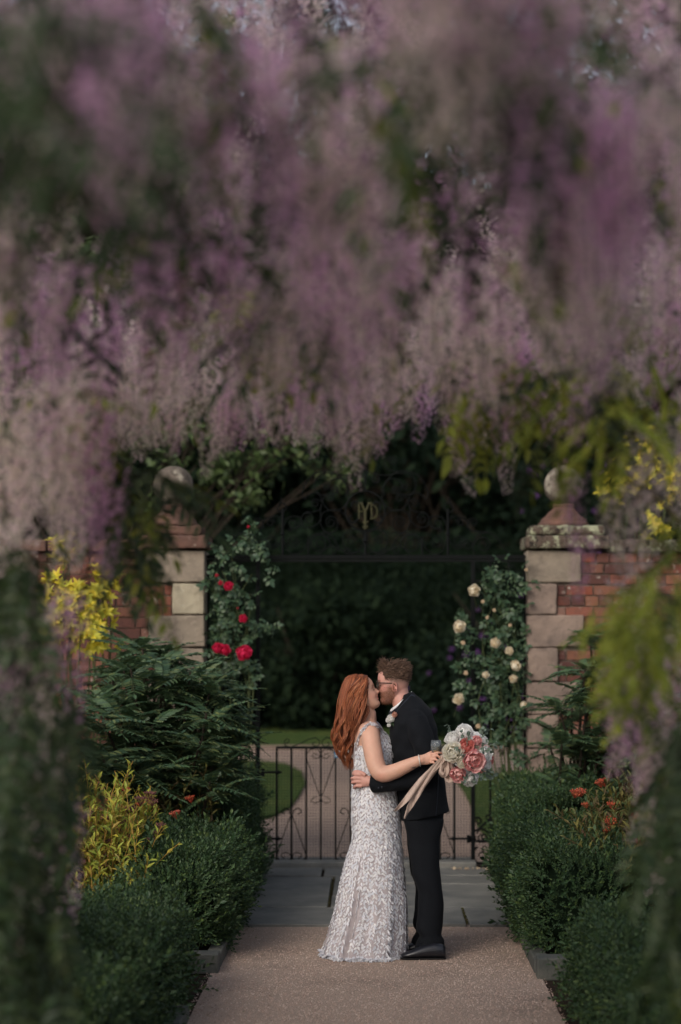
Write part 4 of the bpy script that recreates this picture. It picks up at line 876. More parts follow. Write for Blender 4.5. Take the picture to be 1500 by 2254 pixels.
for sy in (-1, 1): g.tube([gh.w(.064, sy * .046, .000), gh.w(.074, sy * .040, -.003), gh.w(.0785, sy * .030, -.004), gh.w(.080, sy * .020, -.002)], [.001, .002, .002, .001], 5)
g.obj('eyelash', M_['iron'], groom)
# beard bristle
g = Geo(); bl = Geo(); bl.add([(-.05, 0, 0), (.05, 0, 0), (0, 1, 0)], [(0, 1, 2)])
BGm = BVHTree.FromPolygons([v.co.copy() for v in me.vertices], [tuple(p.vertices) for p in me.polygons])
Ps, Ns = [], []
while len(Ps) < 2600:
    z = random.uniform(-.125, -.005); x = random.uniform(-.01, .09); sy = random.choice([-1, 1])
    if x > .03 and z > -.045: continue
    if x < .005 and z < -.09: continue
    o_ = gh.w(x * .6, 0, z); d = gh.s * sy * random.uniform(.1, 1) + gh.f * (1.2 * max(0, x) / .09) + gh.u * random.uniform(-.6, .1) * (z < -.09)
    d = d / np.linalg.norm(d); h = BGm.ray_cast(Vector(o_), Vector(d))
    if h[0] is not None and gh.loc(np.array([h[0]]))[0][2] > -.13: Ps.append(np.array(h[0])); Ns.append(np.array(h[1]))
Ps = np.array(Ps); Ns = np.array(Ns); D = Ns * .5 - gh.u * 1.0 + unit(len(Ps)) * .5
o = bpy.data.objects.new('beard', merge('beard', [bl], np.zeros(len(Ps), int), frames(Ps, D, Ns, rng.uniform(.006, .012, len(Ps))), [mat('beard_hair', (0, 0, 0), .6, .2, cols=[(.16, .065, .035), (.24, .10, .05), (.10, .05, .03)])])); link(o, groom); o['kind'] = 'stuff'
# hair: scalp cap and short curls
rows = gh.prof(); zt = [r[0] for r in rows]
def scalp(th, z, off):
    f, b, w_ = (np.interp(z, zt, [r[i] for r in rows]) for i in (1, 2, 3)); mx = .3 * f + .7 * (f + b) / 2; co_, si = math.cos(th), math.sin(th)
    x = mx + ((f + off - mx) * abs(co_) ** .85 if co_ > 0 else -(mx - b + off) * abs(co_) ** .9); return np.array([x, (w_ + off * .8) * math.copysign(abs(si) ** .9, si), z])
def hairline(th):
    a = abs(((th + math.pi) % (2 * math.pi)) - math.pi); return np.interp(a, [0, .75, .95, 1.2, 1.35, 1.9, 2.4, math.pi], [.090, .088, .075, .052, .034, .036, .022, .010])
g = Geo(); seg = 48; nz_ = 12; V = []
for i in range(nz_ + 1):
    for k in range(seg):
        th = 2 * math.pi * k / seg; z0 = hairline(th); z = z0 + (.112 - z0) * i / nz_; off = .0003 + .010 * min(1, (i / 7) ** 1.3) + .0010 * math.sin(5 * th + i); q = scalp(th, z, off); q[2] += .007 * min(1, i / 8) ** 2; V.append(gh.w(*q))
V.append(gh.w(.0, 0, .122))
g.add(V, [(i * seg + k, i * seg + (k + 1) % seg, (i + 1) * seg + (k + 1) % seg, (i + 1) * seg + k) for i in range(nz_) for k in range(seg)] + [(nz_ * seg + k, nz_ * seg + (k + 1) % seg, len(V) - 1) for k in range(seg)] + [tuple(range(seg))[::-1]])
M_['hair_g'] = mat('brown_hair', (0, 0, 0), .55, .3, cols=[(.085, .048, .033), (.14, .082, .056), (.05, .028, .02), (.19, .12, .08)])
gha = g.obj('hair', mat('brown_hair_under', (.05, .03, .022), .8, .2, (.09, .055, .038), 80), groom, smooth=True)
g = Geo()
for i in range(2400):
    th = random.uniform(-math.pi, math.pi); z0 = hairline(th) + random.uniform(-.016, .006); u = random.random() ** .7; z = z0 + (.114 - z0) * u; q = scalp(th, z, .009 * u); q[2] += .006 * u * u
    L_ = (.0035 + .032 * min(1, u * 1.25) ** 1.3 + (.020 * (1 - abs(th) / 1.1) if abs(th) < 1.1 else 0)) * random.uniform(.6, 1.2); tg = np.array([-.8 if abs(th) > 1.1 else random.uniform(-.2, .8), random.gauss(0, .35), .35 * u + random.gauss(0, .25) - (.5 if u < .3 else 0)]); nrm = np.array([math.cos(th) * .6, math.sin(th) * .6, .9 * u]); ph = random.uniform(0, 6.28); pts = []
    for s_ in np.linspace(0, 1, 7): pts.append(gh.w(*(q + tg * L_ * s_ + nrm * L_ * (.22 + .35 * u * abs(math.sin(th * 3 + z * 90))) * math.sin(s_ * 2.6) + np.array([math.sin(s_ * 4 + ph), math.cos(s_ * 4 + ph), math.sin(s_ * 3 + ph)]) * .004)))
    g.tube(pts, np.interp(np.linspace(0, 1, 7), [0, .5, 1], [.0012, .0017, .0004]), 4, cap=False)
g.obj('curls', M_['hair_g'], gha, kind='stuff')
# jacket
M_['suit'] = mat('suit', (.0042, .0052, .0075), .85, .15, (.0065, .0078, .0105), 200, sheen=.02, bump=.25, bscale=35, bumpd=.006, coord='World')
M_['satin'] = mat('satin', (.006, .008, .018), .35, .5)
g = Geo()
slices(g, rows_interp([(1530, 888, 1522, 908, .060, 0), (1541, 881, 1530, 918, .085, 0), (1556, 873, 1541, 930, .125, 0), (1570, 866, 1556, 944, .180, 0), (1590, 859, 1580, 957, .205, 0), (1615, 857, 1606, 963, .205, 0), (1650, 860, 1645, 969, .20, 0), (1684, 864, 1684, 973, .190, 0), (1728, 870, 1726, 980, .190, 0), (1762, 875, 1755, 985, .195, 0), (1790, 880, 1774, 988, .195, 0), (1806, 884, 1785, 989, .193, 0)], 40), 40, 2.4)
g.tube(spline([B(914, 1582, -.165), B(924, 1612, -.195), B(935, 1650, -.212), B(936, 1688, -.225), B(915, 1706, -.228), B(880, 1714, -.220), B(845, 1717, -.205), B(820, 1718, -.185)], 30), np.interp(np.linspace(0, 7, 30), range(8), [.070, .073, .068, .062, .060, .058, .060, .0625]), 18)
g.ball(B(915, 1583, -.16), .068, 16, 10); g.ball(B(915, 1583, .16), .068, 16, 10)
g.tube(spline([B(914, 1582, .165), B(928, 1630, .225), B(930, 1690, .25), B(870, 1712, .25), B(820, 1706, .205)], 24), np.linspace(.07, .05, 24), 14)
jm = fuse('jacket', g, .006, 4, .5)
n_ = len(jm.vertices); co = np.zeros(n_ * 3, np.float32); jm.vertices.foreach_get('co', co); co = co.reshape(-1, 3)
jm.vertices.foreach_set('co', (co + (np.array([1, .6, .2]) * .004 * (np.sin(co[:, 2:3] * 48 + co[:, 0:1] * 30) * np.sin(co[:, 2:3] * 17 + 2) + .6 * np.sin(co[:, 0:1] * 70 - co[:, 2:3] * 40)))).astype(np.float32).ravel())
jm.materials.append(M_['suit']); jk = bpy.data.objects.new('jacket', jm); link(jk, groom)
BJ = BVHTree.FromPolygons([v.co.copy() for v in jm.vertices], [tuple(p.vertices) for p in jm.polygons])
# lapel and collar of satin
sj = lambda px, py, off=.006: snap(px, py, off, BJ)
def strip(g, pts, wd, off=.006, m=0):
    q = [sj(x, y, off) for x, y in pts]; a_ = [v + np.array([dx, 0, dz]) for v, (dx, dz) in zip(q, [(w_[0] / SB, -w_[1] / SB) for w_ in wd])]
    n = len(q); g.add(q + a_, [(i, i + 1, n + i + 1, n + i) for i in range(n - 1)], m)
g = Geo(); strip(g, [(906, 1527), (895, 1538), (884, 1550), (875, 1562), (868, 1578), (862, 1600), (860, 1625)], [(8, 4), (10, 8), (11, 10), (12, 9), (11, 5), (7, 2), (2, 0)], .008); o = g.obj('lapel', M_['satin'], jk); sd_ = o.modifiers.new('t', 'SOLIDIFY'); sd_.thickness = .004
g = Geo(); c = sj(983, 1770, .004)
g.tube([sj(958, 1790, .003), sj(962, 1750, .003), sj(964, 1700, .003)], .0022, 4); g.obj('side_vent', M_['satin'], jk)
g = Geo()
for i, x in enumerate((834, 841)): g.ball(sj(x, 1728 - i * 2, .002), .006, 8, 6)
g.obj('cuff_button', M_['satin'], jk)
# shirt collar, tie band
def band(name, c, hx, hy, hd, h, m, th=.003, par=groom, lift=0):
    g = Geo(); V = []; seg = 36
    for j in (0, 1):
        for k in range(seg):
            a = 2 * math.pi * k / seg; p = B(c[0] + hx * math.cos(a), c[1] + hy * math.cos(a), hd * math.sin(a)); V.append(p + np.array([.35, 0, 1]) * h * j * .9)
    g.add(V, [(k, (k + 1) % seg, seg + (k + 1) % seg, seg + k) for k in range(seg)]); o = g.obj(name, m, par, smooth=True); s_ = o.modifiers.new('t', 'SOLIDIFY'); s_.thickness = th; return o
M_['shirt'] = mat('shirt', (.78, .78, .80), .7, .3)
band('shirt_collar', (881.5, 1549), 23.5, -19.5, .071, .022, M_['shirt'])
band('tie_band', (882, 1553), 23.5, -18.5, .074, .014, M_['satin'])
g = Geo(); g.tube([B(862, 1572, -.055), B(862, 1568, -.03), B(861, 1567, 0), B(862, 1568, .03), B(862, 1572, .055)], [.017, .014, .008, .014, .017], 8, flat=(.6, 1)); g.obj('bow_tie', M_['satin'], groom, smooth=True)
g = Geo(); q = [(886, 1549), (881, 1556), (877, 1563)]; g.tube([B(*p, -.088) for p in q], [.002, .0045, .002], 6); g.obj('shirt_edge', M_['shirt'], groom)
# trousers
g = Geo()
slices(g, rows_interp(simple_rows([(1788, 888, 978, .165, 0), (1805, 889, 976, .165, 0), (1830, 893, 972, .155, 0)]), 6), 24, 2.3)
for dy, dx in ((-.088, 0), (.088, -8)):
    slices(g, rows_interp([(y, xl + dx * (y - 1800) / 300, y, xr + dx * (y - 1800) / 300, hd, dy) for y, xl, xr, hd in ((1800, 889, 977, .085), (1830, 894, 972, .09), (1860, 900, 967, .088), (1916, 907, 968, .085), (1961, 919, 975, .085), (2007, 919, 976, .082), (2041, 917, 972, .080), (2054, 924, 972, .078), (2064, 918, 978, .082), (2074, 914, 979, .083), (2086, 914, 980, .086), (2096, 922, 981, .085))], 40), 24, 2.2)
tm_ = fuse('trousers', g, .0065, 3, .5); n_ = len(tm_.vertices); co = np.zeros(n_ * 3, np.float32); tm_.vertices.foreach_get('co', co); co = co.reshape(-1, 3)
tm_.vertices.foreach_set('co', (co + np.array([1, .8, 0]) * .004 * np.sin(co[:, 2:3] * 30 + co[:, 0:1] * 20) * np.sin(co[:, 2:3] * 11)).astype(np.float32).ravel())
tm_.materials.append(M_['suit']); o = bpy.data.objects.new('trousers', tm_); link(o, groom)
M_['shoe'] = mat('shoe_leather', (.010, .011, .016), .28, .55, (.014, .015, .02), 40, bump=.15, bscale=60, bumpd=.003)
for dy, dx, ddy in ((-.16, 0, 0), (.07, -3, 0)):
    z = lambda q: q
    g = Geo(); X = lambda px: B(px + dx, 2000)[0]; y_ = Y0 + dy
    sec = [(979, .045, .070, .030), (972, .052, .085, .036), (955, .052, .092, .038), (935, .050, .080, .040), (915, .042, .060, .047), (898, .034, .040, .045), (887, .028, .030, .034), (881, .024, .020, .018)]
    V = []; seg = 16
    for px, zc, hh, hw in sec:
        for k in range(seg):
            a = 2 * math.pi * k / seg; V.append((X(px), y_ + hw * math.cos(a), max(.009, .009 + hh / 2 + hh / 2 * math.sin(a))))
    g.add(V, [(i * seg + k, i * seg + (k + 1) % seg, (i + 1) * seg + (k + 1) % seg, (i + 1) * seg + k) for i in range(7) for k in range(seg)] + [tuple(range(seg))[::-1], tuple(7 * seg + k for k in range(seg))])
    sh_ = g.obj('shoe', M_['shoe'], groom, smooth=True)
    g = Geo(); V = []
    outl = [(980, .020), (974, .030), (950, .032), (930, .034), (912, .043), (896, .043), (886, .034), (880, .018)]; pl = [(X(px), y_ - hw) for px, hw in outl] + [(X(px), y_ + hw) for px, hw in outl[::-1]]
    n = len(pl); g.add([(x, y, .002) for x, y in pl] + [(x, y, .011) for x, y in pl], [tuple(range(n))[::-1], tuple(range(n, 2 * n))] + [(i, (i + 1) % n, n + (i + 1) % n, n + i) for i in range(n)]); g.obj('sole', mat('sole', (.012, .011, .011), .8, .2), sh_)
    g = Geo()
    for q in range(3): g.tube([(X(925 - q * 6), y_ - .018, .092 - q * .008), (X(925 - q * 6), y_, .098 - q * .008), (X(925 - q * 6), y_ + .018, .092 - q * .008)], .002, 4)
    g.obj('lace', M_['satin'], sh_)
# glasses, worn: a thing of its own
gl = thing('glasses', gh.w(.09, 0, 0), 'dark tortoiseshell glasses worn by the groom', 'glasses')
M_['frame'] = mat('tortoise', (.03, .018, .012), .25, .6, (.07, .04, .02), 90)
def thin_glass(name, col, gloss):
    m = bpy.data.materials.new(name); m.use_nodes = True; n = m.node_tree.nodes; L = m.node_tree.links; n.remove(n['Principled BSDF'])
    tr = n.new('ShaderNodeBsdfTransparent'); tr.inputs[0].default_value = (*col, 1); gs = n.new('ShaderNodeBsdfGlossy'); gs.inputs['Roughness'].default_value = .03
    fr = n.new('ShaderNodeLayerWeight'); fr.inputs[0].default_value = gloss * .5; mx = n.new('ShaderNodeMixShader'); L.new(fr.outputs['Fresnel'], mx.inputs[0]); L.new(tr.outputs[0], mx.inputs[1]); L.new(gs.outputs[0], mx.inputs[2]); df = n.new('ShaderNodeBsdfDiffuse'); df.inputs[0].default_value = (.8 * col[0], .85 * col[1], .9 * col[2], 1); m2 = n.new('ShaderNodeMixShader'); m2.inputs[0].default_value = .07; L.new(mx.outputs[0], m2.inputs[1]); L.new(df.outputs[0], m2.inputs[2]); L.new(m2.outputs[0], n['Material Output'].inputs[0]); return m  # pale diffuse share mixed in, standing for the sky's reflection on the glass
M_['glass'] = thin_glass('glass', (.93, .95, .96), .45)
g = Geo()
for sy in (-1, 1):
    rim = [gh.w(.098 - .012 * abs(math.cos(a)) * (math.cos(a) > 0) * 1.0, sy * (.034 + .026 * math.cos(a)), .001 + .021 * math.sin(a)) for a in np.linspace(0, 2 * math.pi, 28)]; g.tube(rim, .0034, 6)
g.tube([gh.w(.099, -.010, .006), gh.w(.102, 0, .009), gh.w(.099, .010, .006)], .0024, 6); g.obj('rim', M_['frame'], gl, smooth=True)
for sy in (-1, 1):
    g = Geo(); g.tube([gh.w(.088, sy * .061, .012), gh.w(.075, sy * .075, .013), gh.w(.04, sy * .080, .010), gh.w(.0, sy * .081, .006), gh.w(-.016, sy * .081, -.006), gh.w(-.024, sy * .080, -.020)], .0034, 6); g.obj('temple', M_['frame'], gl, smooth=True)
    g = Geo(); c = gh.w(.094, sy * .034, .001); ring_ = [gh.w(.095 - .010 * max(0, math.cos(a)), sy * (.034 + .025 * math.cos(a)), .001 + .020 * math.sin(a)) for a in np.linspace(0, 2 * math.pi, 20)[:-1]]
    back_ = [q - gh.f * .0015 for q in ring_]; g.add(ring_ + back_, [tuple(range(19)), tuple(range(19, 38))[::-1]] + [(i, (i + 1) % 19, 19 + (i + 1) % 19, 19 + i) for i in range(19)]); g.obj('lens', M_['glass'], gl)

# ------------------------------------------------------------------ flowers in hand and on the lapel
M_['white_petal'] = mat('white_petal', (.96, .95, .93), .6, .3, trans=.42); M_['ivory_petal'] = mat('ivory_petal', (.94, .91, .82), .6, .3, trans=.42)
M_['coral_petal'] = mat('coral_petal', (0, 0, 0), .6, .3, cols=[(.82, .30, .25), (.86, .46, .40), (.76, .24, .22)], trans=.35)
M_['pink_petal'] = mat('pink_petal', (0, 0, 0), .6, .3, cols=[(.88, .52, .50), (.80, .32, .34), (.92, .72, .66), (.86, .42, .42)], trans=.35)
M_['stamen'] = mat('stamen', (.55, .38, .06), .7, .2)
M_['euc'] = mat('eucalyptus', (0, 0, 0), .7, .3, cols=[(.14, .19, .15), (.20, .26, .21), (.11, .15, .12), (.26, .31, .25)], trans=.15)
def Bq(x, y, d=0): return B(x, y, d - .045)
bq = thing('bouquet', Bq(970, 1662, -.30), 'bridal bouquet of white and coral peonies with eucalyptus and blush ribbon, held behind the groom', 'bouquet')
BC = Bq(1012, 1660, -.27)
PE = ((6, .1, .75), (7, .35, .85), (8, .6, .95), (9, .9, 1), (9, 1.2, .95), (8, 1.5, .8))
OP = ((5, .45, .8), (7, .8, 1.0), (8, 1.15, 1.05), (7, 1.45, .85))
CA = ((9, .15, .8), (10, .45, .95), (12, .8, 1), (12, 1.15, .95))
fl = [('peony', 1017, 1609, 19, 'white_petal', PE, -.02), ('peony', 993, 1623, 17, 'white_petal', PE, -.02), ('peony', 992, 1648, 22, 'ivory_petal', PE, -.10), ('peony', 1020, 1637, 18, 'coral_petal', OP, -.08), ('carnation', 1043, 1627, 14, 'pink_petal', CA, -.04), ('carnation', 1057, 1627, 13, 'white_petal', CA, .02),
      ('peony', 1034, 1665, 26, 'pink_petal', OP, -.12), ('rose', 1011, 1669, 12, 'ivory_petal', PE, -.12), ('peony', 1004, 1692, 19, 'pink_petal', OP, -.06), ('peony', 1028, 1704, 18, 'white_petal', PE, -.02), ('peony', 1058, 1655, 18, 'white_petal', PE, -.03), ('peony', 1061, 1675, 14, 'white_petal', PE, .0), ('carnation', 1071, 1667, 12, 'coral_petal', CA, .03),
      ('peony', 1040, 1625, 17, 'white_petal', PE, .12), ('peony', 1010, 1640, 17, 'white_petal', PE, .14), ('peony', 1050, 1680, 17, 'coral_petal', OP, .12), ('peony', 1015, 1685, 17, 'white_petal', PE, .12), ('peony', 1060, 1650, 15, 'pink_petal', OP, .10)]
for i, (nm, px, py, r, m, rg, dy) in enumerate(fl):
    c = Bq(px, py, -.27 + dy); d = c - BC; d = d / (np.linalg.norm(d) + 1e-6) + np.array([0, -.75 if dy < .05 else .3, .05]); R = r / SB
    b = bloom(R * 1.05, rings=rg, seed=20 + i, ruff=.16 if m != 'ivory_petal' else .06, wd=.8 if rg is not CA else .5, m=0, mcentre=1 if (rg is OP or i == 2) else None)
    o = bpy.data.objects.new(nm, b.mesh(nm, [M_[m], M_['stamen']])); link(o, bq, Matrix(frames(np.array([c - d / np.linalg.norm(d) * R * .3]), d[None], unit(1), 1)[0].tolist()))
    g = Geo(); g.tube(spline([Bq(968, 1663, -.29), (Bq(985, 1662, -.28) + c) / 2, c - d * .01], 6), .003, 5); g.obj('flower_stem', M_['stem'], bq)
eu = Geo(); n = 9; eu.add([(.5 * math.cos(a), .5 + .5 * math.sin(a), .12 * math.cos(2 * a)) for a in np.linspace(0, 2 * math.pi, n + 1)[:-1]] + [(0, .5, -.04)], [(i, (i + 1) % n, n) for i in range(n)])
g = Geo(); Ps, Ds = [], []
for px, py, dx, dz, dy in ((1054, 1616, .3, 1, -.02), (1060, 1612, .8, .8, 0), (1070, 1634, 1, .3, -.03), (1074, 1640, 1, -.1, 0), (1022, 1620, .1, .9, -.13), (1016, 1616, -.4, .7, -.12), (1048, 1640, .6, .6, -.13), (1052, 1646, .8, .1, -.12), (1010, 1652, -.3, .5, -.13), (1033, 1692, .2, -.9, -.12), (1042, 1690, .6, -.6, -.12), (1024, 1694, -.4, -.7, -.12), (1058, 1690, .7, -.8, -.03), (1064, 1694, 1, -.5, 0), (1064, 1684, 1, -.6, -.05), (990, 1606, -.5, 1, 0)):
    a_ = Bq(px, py, -.29 + dy); dd = np.array([dx, random.uniform(-.4, 0), dz]); dd /= np.linalg.norm(dd); L_ = .05; g.tube([a_ - dd * .04, a_ + dd * L_], .0018, 4)
    for q in range(4): Ps.append(a_ + dd * L_ * (q / 3 * 1.0 + .1)); Ds.append(dd * .5 + unit(1)[0] * .8)
g.obj('eucalyptus_stem', M_['euc'], bq)
scatter(bq, 'eucalyptus_leaf', [eu], np.zeros(len(Ps), int), frames(np.array(Ps), np.array(Ds), unit(len(Ps)) + (0, -1, 0), rng.uniform(.018, .030, len(Ps))), M_['euc'])
M_['ribbon'] = mat('ribbon', (.60, .46, .39), .8, .15, (.50, .38, .32), 20, trans=.15, bump=.3, bscale=60, bumpd=.004)
def ribbon(name, pts, wd, dy0, dy1, tw=0):
    g = Geo(); sp = spline([np.array((*p, 0.)) for p in pts], 40); T = np.gradient(sp, axis=0); V = []
    for i, (p, t) in enumerate(zip(sp, T)):
        u = i / 39; w_ = np.interp(u, np.linspace(0, 1, len(wd)), wd) / 2; n_ = np.array([-t[1], t[0]]) / (math.hypot(t[0], t[1]) + 1e-6); dy = dy0 + (dy1 - dy0) * u
        for s_ in (-1, -.33, .33, 1): V.append(Bq(p[0] + n_[0] * w_ * s_ + random.uniform(-.3, .3) * (abs(s_) == 1), p[1] + n_[1] * w_ * s_ + random.uniform(-.3, .3) * (abs(s_) == 1), dy + .012 * math.sin(s_ * 2.2 + u * 9 + tw)))
    g.add(V, [(i * 4 + k, i * 4 + k + 1, i * 4 + 5 + k, i * 4 + 4 + k) for i in range(39) for k in range(3)]); o = g.obj(name, M_['ribbon'], bq, smooth=True); s_ = o.modifiers.new('t', 'SOLIDIFY'); s_.thickness = .0015
ribbon('ribbon', [(975, 1659), (962, 1672), (944, 1690), (922, 1712), (900, 1740), (885, 1757), (868, 1774)], (9, 13, 14, 14, 13, 9, 4), -.335, -.33)
ribbon('ribbon', [(972, 1664), (956, 1684), (936, 1708), (916, 1738), (903, 1760), (895, 1776), (889, 1791)], (8, 12, 14, 14, 12, 8, 3), -.328, -.31, 2)
ribbon('ribbon_loop', [(974, 1658), (972, 1675), (967, 1690), (973, 1698), (979, 1688), (980, 1668)], (8, 10, 11, 11, 10, 7), -.335, -.325, 1)
ribbon('ribbon_loop', [(978, 1660), (985, 1676), (988, 1696), (984, 1706), (996, 1702), (1000, 1696)], (12, 18, 20, 16, 12, 8), -.32, -.30, 3)
g = Geo(); g.tube([Bq(966, 1661, -.305), Bq(974, 1660, -.30), Bq(984, 1660, -.29)], [.014, .017, .016], 12); g.obj('ribbon_wrap', M_['ribbon'], bq, smooth=True)
# wine glass
wg = thing('wine_glass', Bq(957, 1690, -.27), 'stemmed wine glass of pale wine held with the bouquet behind the groom', 'wine glass')
c = Bq(957, 1690, -.262); s_ = .186 / .186
outer = [(.031, 0), (.030, .002), (.006, .006), (.0035, .015), (.003, .085), (.006, .095), (.020, .105), (.029, .118), (.033, .136), (.0325, .16), (.030, .184)]
inner = [(.0288, .184), (.0313, .16), (.0318, .136), (.028, .119), (.019, .107), (.002, .098)]
g = Geo(); g.lathe(c, outer + inner, 28); g.obj('glass_bowl', M_['glass'], wg, smooth=True)
g = Geo(); g.lathe(c, [(.002, .0985), (.0185, .1075), (.0276, .1193), (.0311, .135), (.0308, .146)], 24); M_['wine'] = thin_glass('wine', (.80, .68, .38), .4); g.obj('wine', M_['wine'], wg, smooth=True)
# buttonhole
bt_ = thing('buttonhole', sj(866, 1580), 'white and blush rose buttonhole pinned on the groom\'s lapel', 'buttonhole')
for i, (px, py, r, m) in enumerate(((864, 1581, 11, 'white_petal'), (871, 1572, 8, 'blush'), (856, 1584, 7, 'white_petal'), (858, 1595, 6, 'white_petal'))):
    if m == 'blush': M_['blush'] = mat('blush', (.72, .44, .34), .6, .3, trans=.2)
    q = sj(px, py, .02); b = bloom(r / SB, seed=60 + i, ruff=.08, rings=((4, .12, .85), (5, .4, .95), (6, .8, 1), (6, 1.2, .9))); o = bpy.data.objects.new('bloom', b.mesh('bloom', M_[m])); 
    if q[1] > Y0 - .05: q = B(px, py, -.13)
    link(o, bt_, Matrix(frames(np.array([q]), np.array([[-.5, -1, .2]]), unit(1), 1)[0].tolist()))
g = Geo()
for i in range(5): place(g, leaf_geo(1, .4), sj(864, 1586, .012), (random.uniform(-1, .6), -.4, random.uniform(-1, .2)), (0, -1, 0), .035)
g.obj('leaf', M_['rose_leaf'], bt_)
# ------------------------------------------------------------------ far trees and hedge
def tree(name, label, x, y, trunk_h, r_tr, blobs, nleaf, leaf_s, m, group=None, cat='tree'):
    t = thing(name, (x, y, 0), label, cat, group)
    g = Geo(); g.tube(spline([(x, y, -.1), (x + .1 * r_tr, y, trunk_h * .5), (x - .3 * r_tr, y, trunk_h)], 8), np.linspace(r_tr, r_tr * .6, 8), 8); g.obj('trunk', M_['bark'], t, smooth=True)
    g = Geo()
    for bx, by, bz, br in blobs:
        p0 = np.array([x - .3 * r_tr, y, trunk_h * random.uniform(.6, 1)]); p1 = np.array([x + bx, y + by, bz])
        g.tube(spline([p0, (p0 + p1) / 2 + rng.normal(0, .25, 3) * br * .4 + (0, 0, -.1), p1], 7), np.linspace(r_tr * .22, .012, 7), 5)
        for q in range(3): g.tube([p1 * .7 + p0 * .3, p1 + rng.normal(0, .5, 3) * br], [r_tr * .12, .008], 4)
    g.obj('limbs', M_['bark'], t)
    wts = np.array([b[3] ** 2 for b in blobs]); wts = wts / wts.sum(); PP = []; NN = []
    for (bx, by, bz, br), w_ in zip(blobs, wts):
        k = int(nleaf * w_); cl = unit(max(8, k // 45)) * rng.uniform(.45, 1.0, (max(8, k // 45), 1)) * br
        cl *= (1, 1, .8); c = cl[rng.integers(0, len(cl), k)]
        off = rng.normal(0, .16 * br + .03, (k, 3)); PP.append(c + off + (x + bx, y + by, bz)); NN.append(off / (np.linalg.norm(off, axis=1)[:, None] + .01) + c / br + unit(k) * .6 + (0, 0, .6))
    PP = np.concatenate(PP); NN = np.concatenate(NN); k = len(PP)
    D = unit(k); D[:, 2] -= .4
    o = bpy.data.objects.new('crown', merge('crown', [simple_leaf()], np.zeros(k, int), frames(PP, D, NN, leaf_s * rng.uniform(.6, 1.3, k)), [m])); link(o, t); o['kind'] = 'stuff'
    return t
def blobs_col(z0, z1, rx, ry, n, br, seed):
    r = random.Random(seed); out = []
    for i in range(n):
        z = z0 + (z1 - z0) * (i + r.random()) / n; u = (z - z0) / (z1 - z0); k = math.sqrt(max(.1, 1 - (u * 1.0) ** 2.5))
        a = r.uniform(0, 6.28); q = r.uniform(.3, 1); out.append((math.cos(a) * rx * k * q, math.sin(a) * ry * k * q, z, br * r.uniform(.7, 1.2)))
    return out
far_trees = [(-13, 44, 19, 'broad dark tree farthest left beyond the lawn'), (-5.8, 46, 21, 'tall dark evergreen left of centre beyond the lawn'), (.8, 47, 22, 'tallest dark evergreen straight behind the gate'), (7.6, 45, 20, 'dark round-topped tree right of centre beyond the lawn'), (14.0, 46, 19, 'broad dark tree farthest right beyond the lawn')]
for i, (x, y, h, lab) in enumerate(far_trees):
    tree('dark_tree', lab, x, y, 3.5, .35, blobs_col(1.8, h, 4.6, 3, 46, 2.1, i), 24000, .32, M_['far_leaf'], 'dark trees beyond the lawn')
hd = thing('yew_hedge', (0, 43, 0), 'long dark clipped yew hedge closing the far end of the lawn', 'hedge')
g = Geo(); g.box((0, 43.2, 1.9), (40, 1.6, 3.9)); g.obj('branches', M_['core'], hd)  # solid dark core added to keep the hedge opaque, no separate branches
k = 42000; PP = np.column_stack([rng.uniform(-13, 13, k), 42.2 + rng.normal(0, .22, k), rng.uniform(.05, 4.2, k)]); PP[:, 1] += .35 * np.sin(PP[:, 0] * 1.3) * np.sin(PP[:, 2] * 1.7) 
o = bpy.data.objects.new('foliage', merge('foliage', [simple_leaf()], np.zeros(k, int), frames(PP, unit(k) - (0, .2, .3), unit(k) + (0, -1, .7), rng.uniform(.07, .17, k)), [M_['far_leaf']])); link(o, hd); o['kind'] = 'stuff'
tree('beech_tree', 'leafy green tree rising behind the gate at upper left, its leaves catching light', -3.4, 23.5, 2.6, .10, [(1.2, 0, 4.2, .55), (1.9, .2, 3.95, .5), (2.5, 0, 4.35, .5), (.6, .2, 4.6, .7), (3.0, .3, 4.1, .40), (1.6, .3, 5.1, .8), (2.6, .2, 5.2, .7), (0, 0, 5.2, .9), (-.9, 0, 4.2, .7), (3.4, 0, 5.3, .5), (2.1, 0, 6.3, 1), (.3, 0, 6.4, 1), (-1.3, .3, 5.6, 1), (1.9, 0, 3.6, .25), (1.0, 0, 3.65, .3)], 9000, .115, M_['mid_leaf'])
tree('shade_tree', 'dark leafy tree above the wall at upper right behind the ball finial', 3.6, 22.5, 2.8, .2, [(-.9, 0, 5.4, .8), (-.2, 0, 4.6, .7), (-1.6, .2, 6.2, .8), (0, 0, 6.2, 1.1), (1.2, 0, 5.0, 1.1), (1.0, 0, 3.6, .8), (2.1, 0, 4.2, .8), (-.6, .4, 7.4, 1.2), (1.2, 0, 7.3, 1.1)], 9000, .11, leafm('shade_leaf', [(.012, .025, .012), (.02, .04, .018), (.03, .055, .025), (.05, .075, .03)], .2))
g = Geo()
for i in range(26): x = -26 + i * 2.1; hh = random.uniform(12, 17); g.ball((x, 57 + random.uniform(-1, 1), hh * .45), 1, 12, 8, sc=(2.4, 1.5, hh * .52))
lv = simple_leaf(); k = 60000; PP = np.column_stack([rng.uniform(-24, 24, k), 54.5 + rng.normal(0, 1.0, k), rng.uniform(0, 1, k) ** .9 * 17]); PP[:, 2] *= 1 - .12 * np.sin(PP[:, 0] * .9) ** 2
MsW = frames(PP, unit(k) - (0, 0, .3), unit(k) + (0, -.8, .6), rng.uniform(.25, .6, k)); n0 = len(g.f)
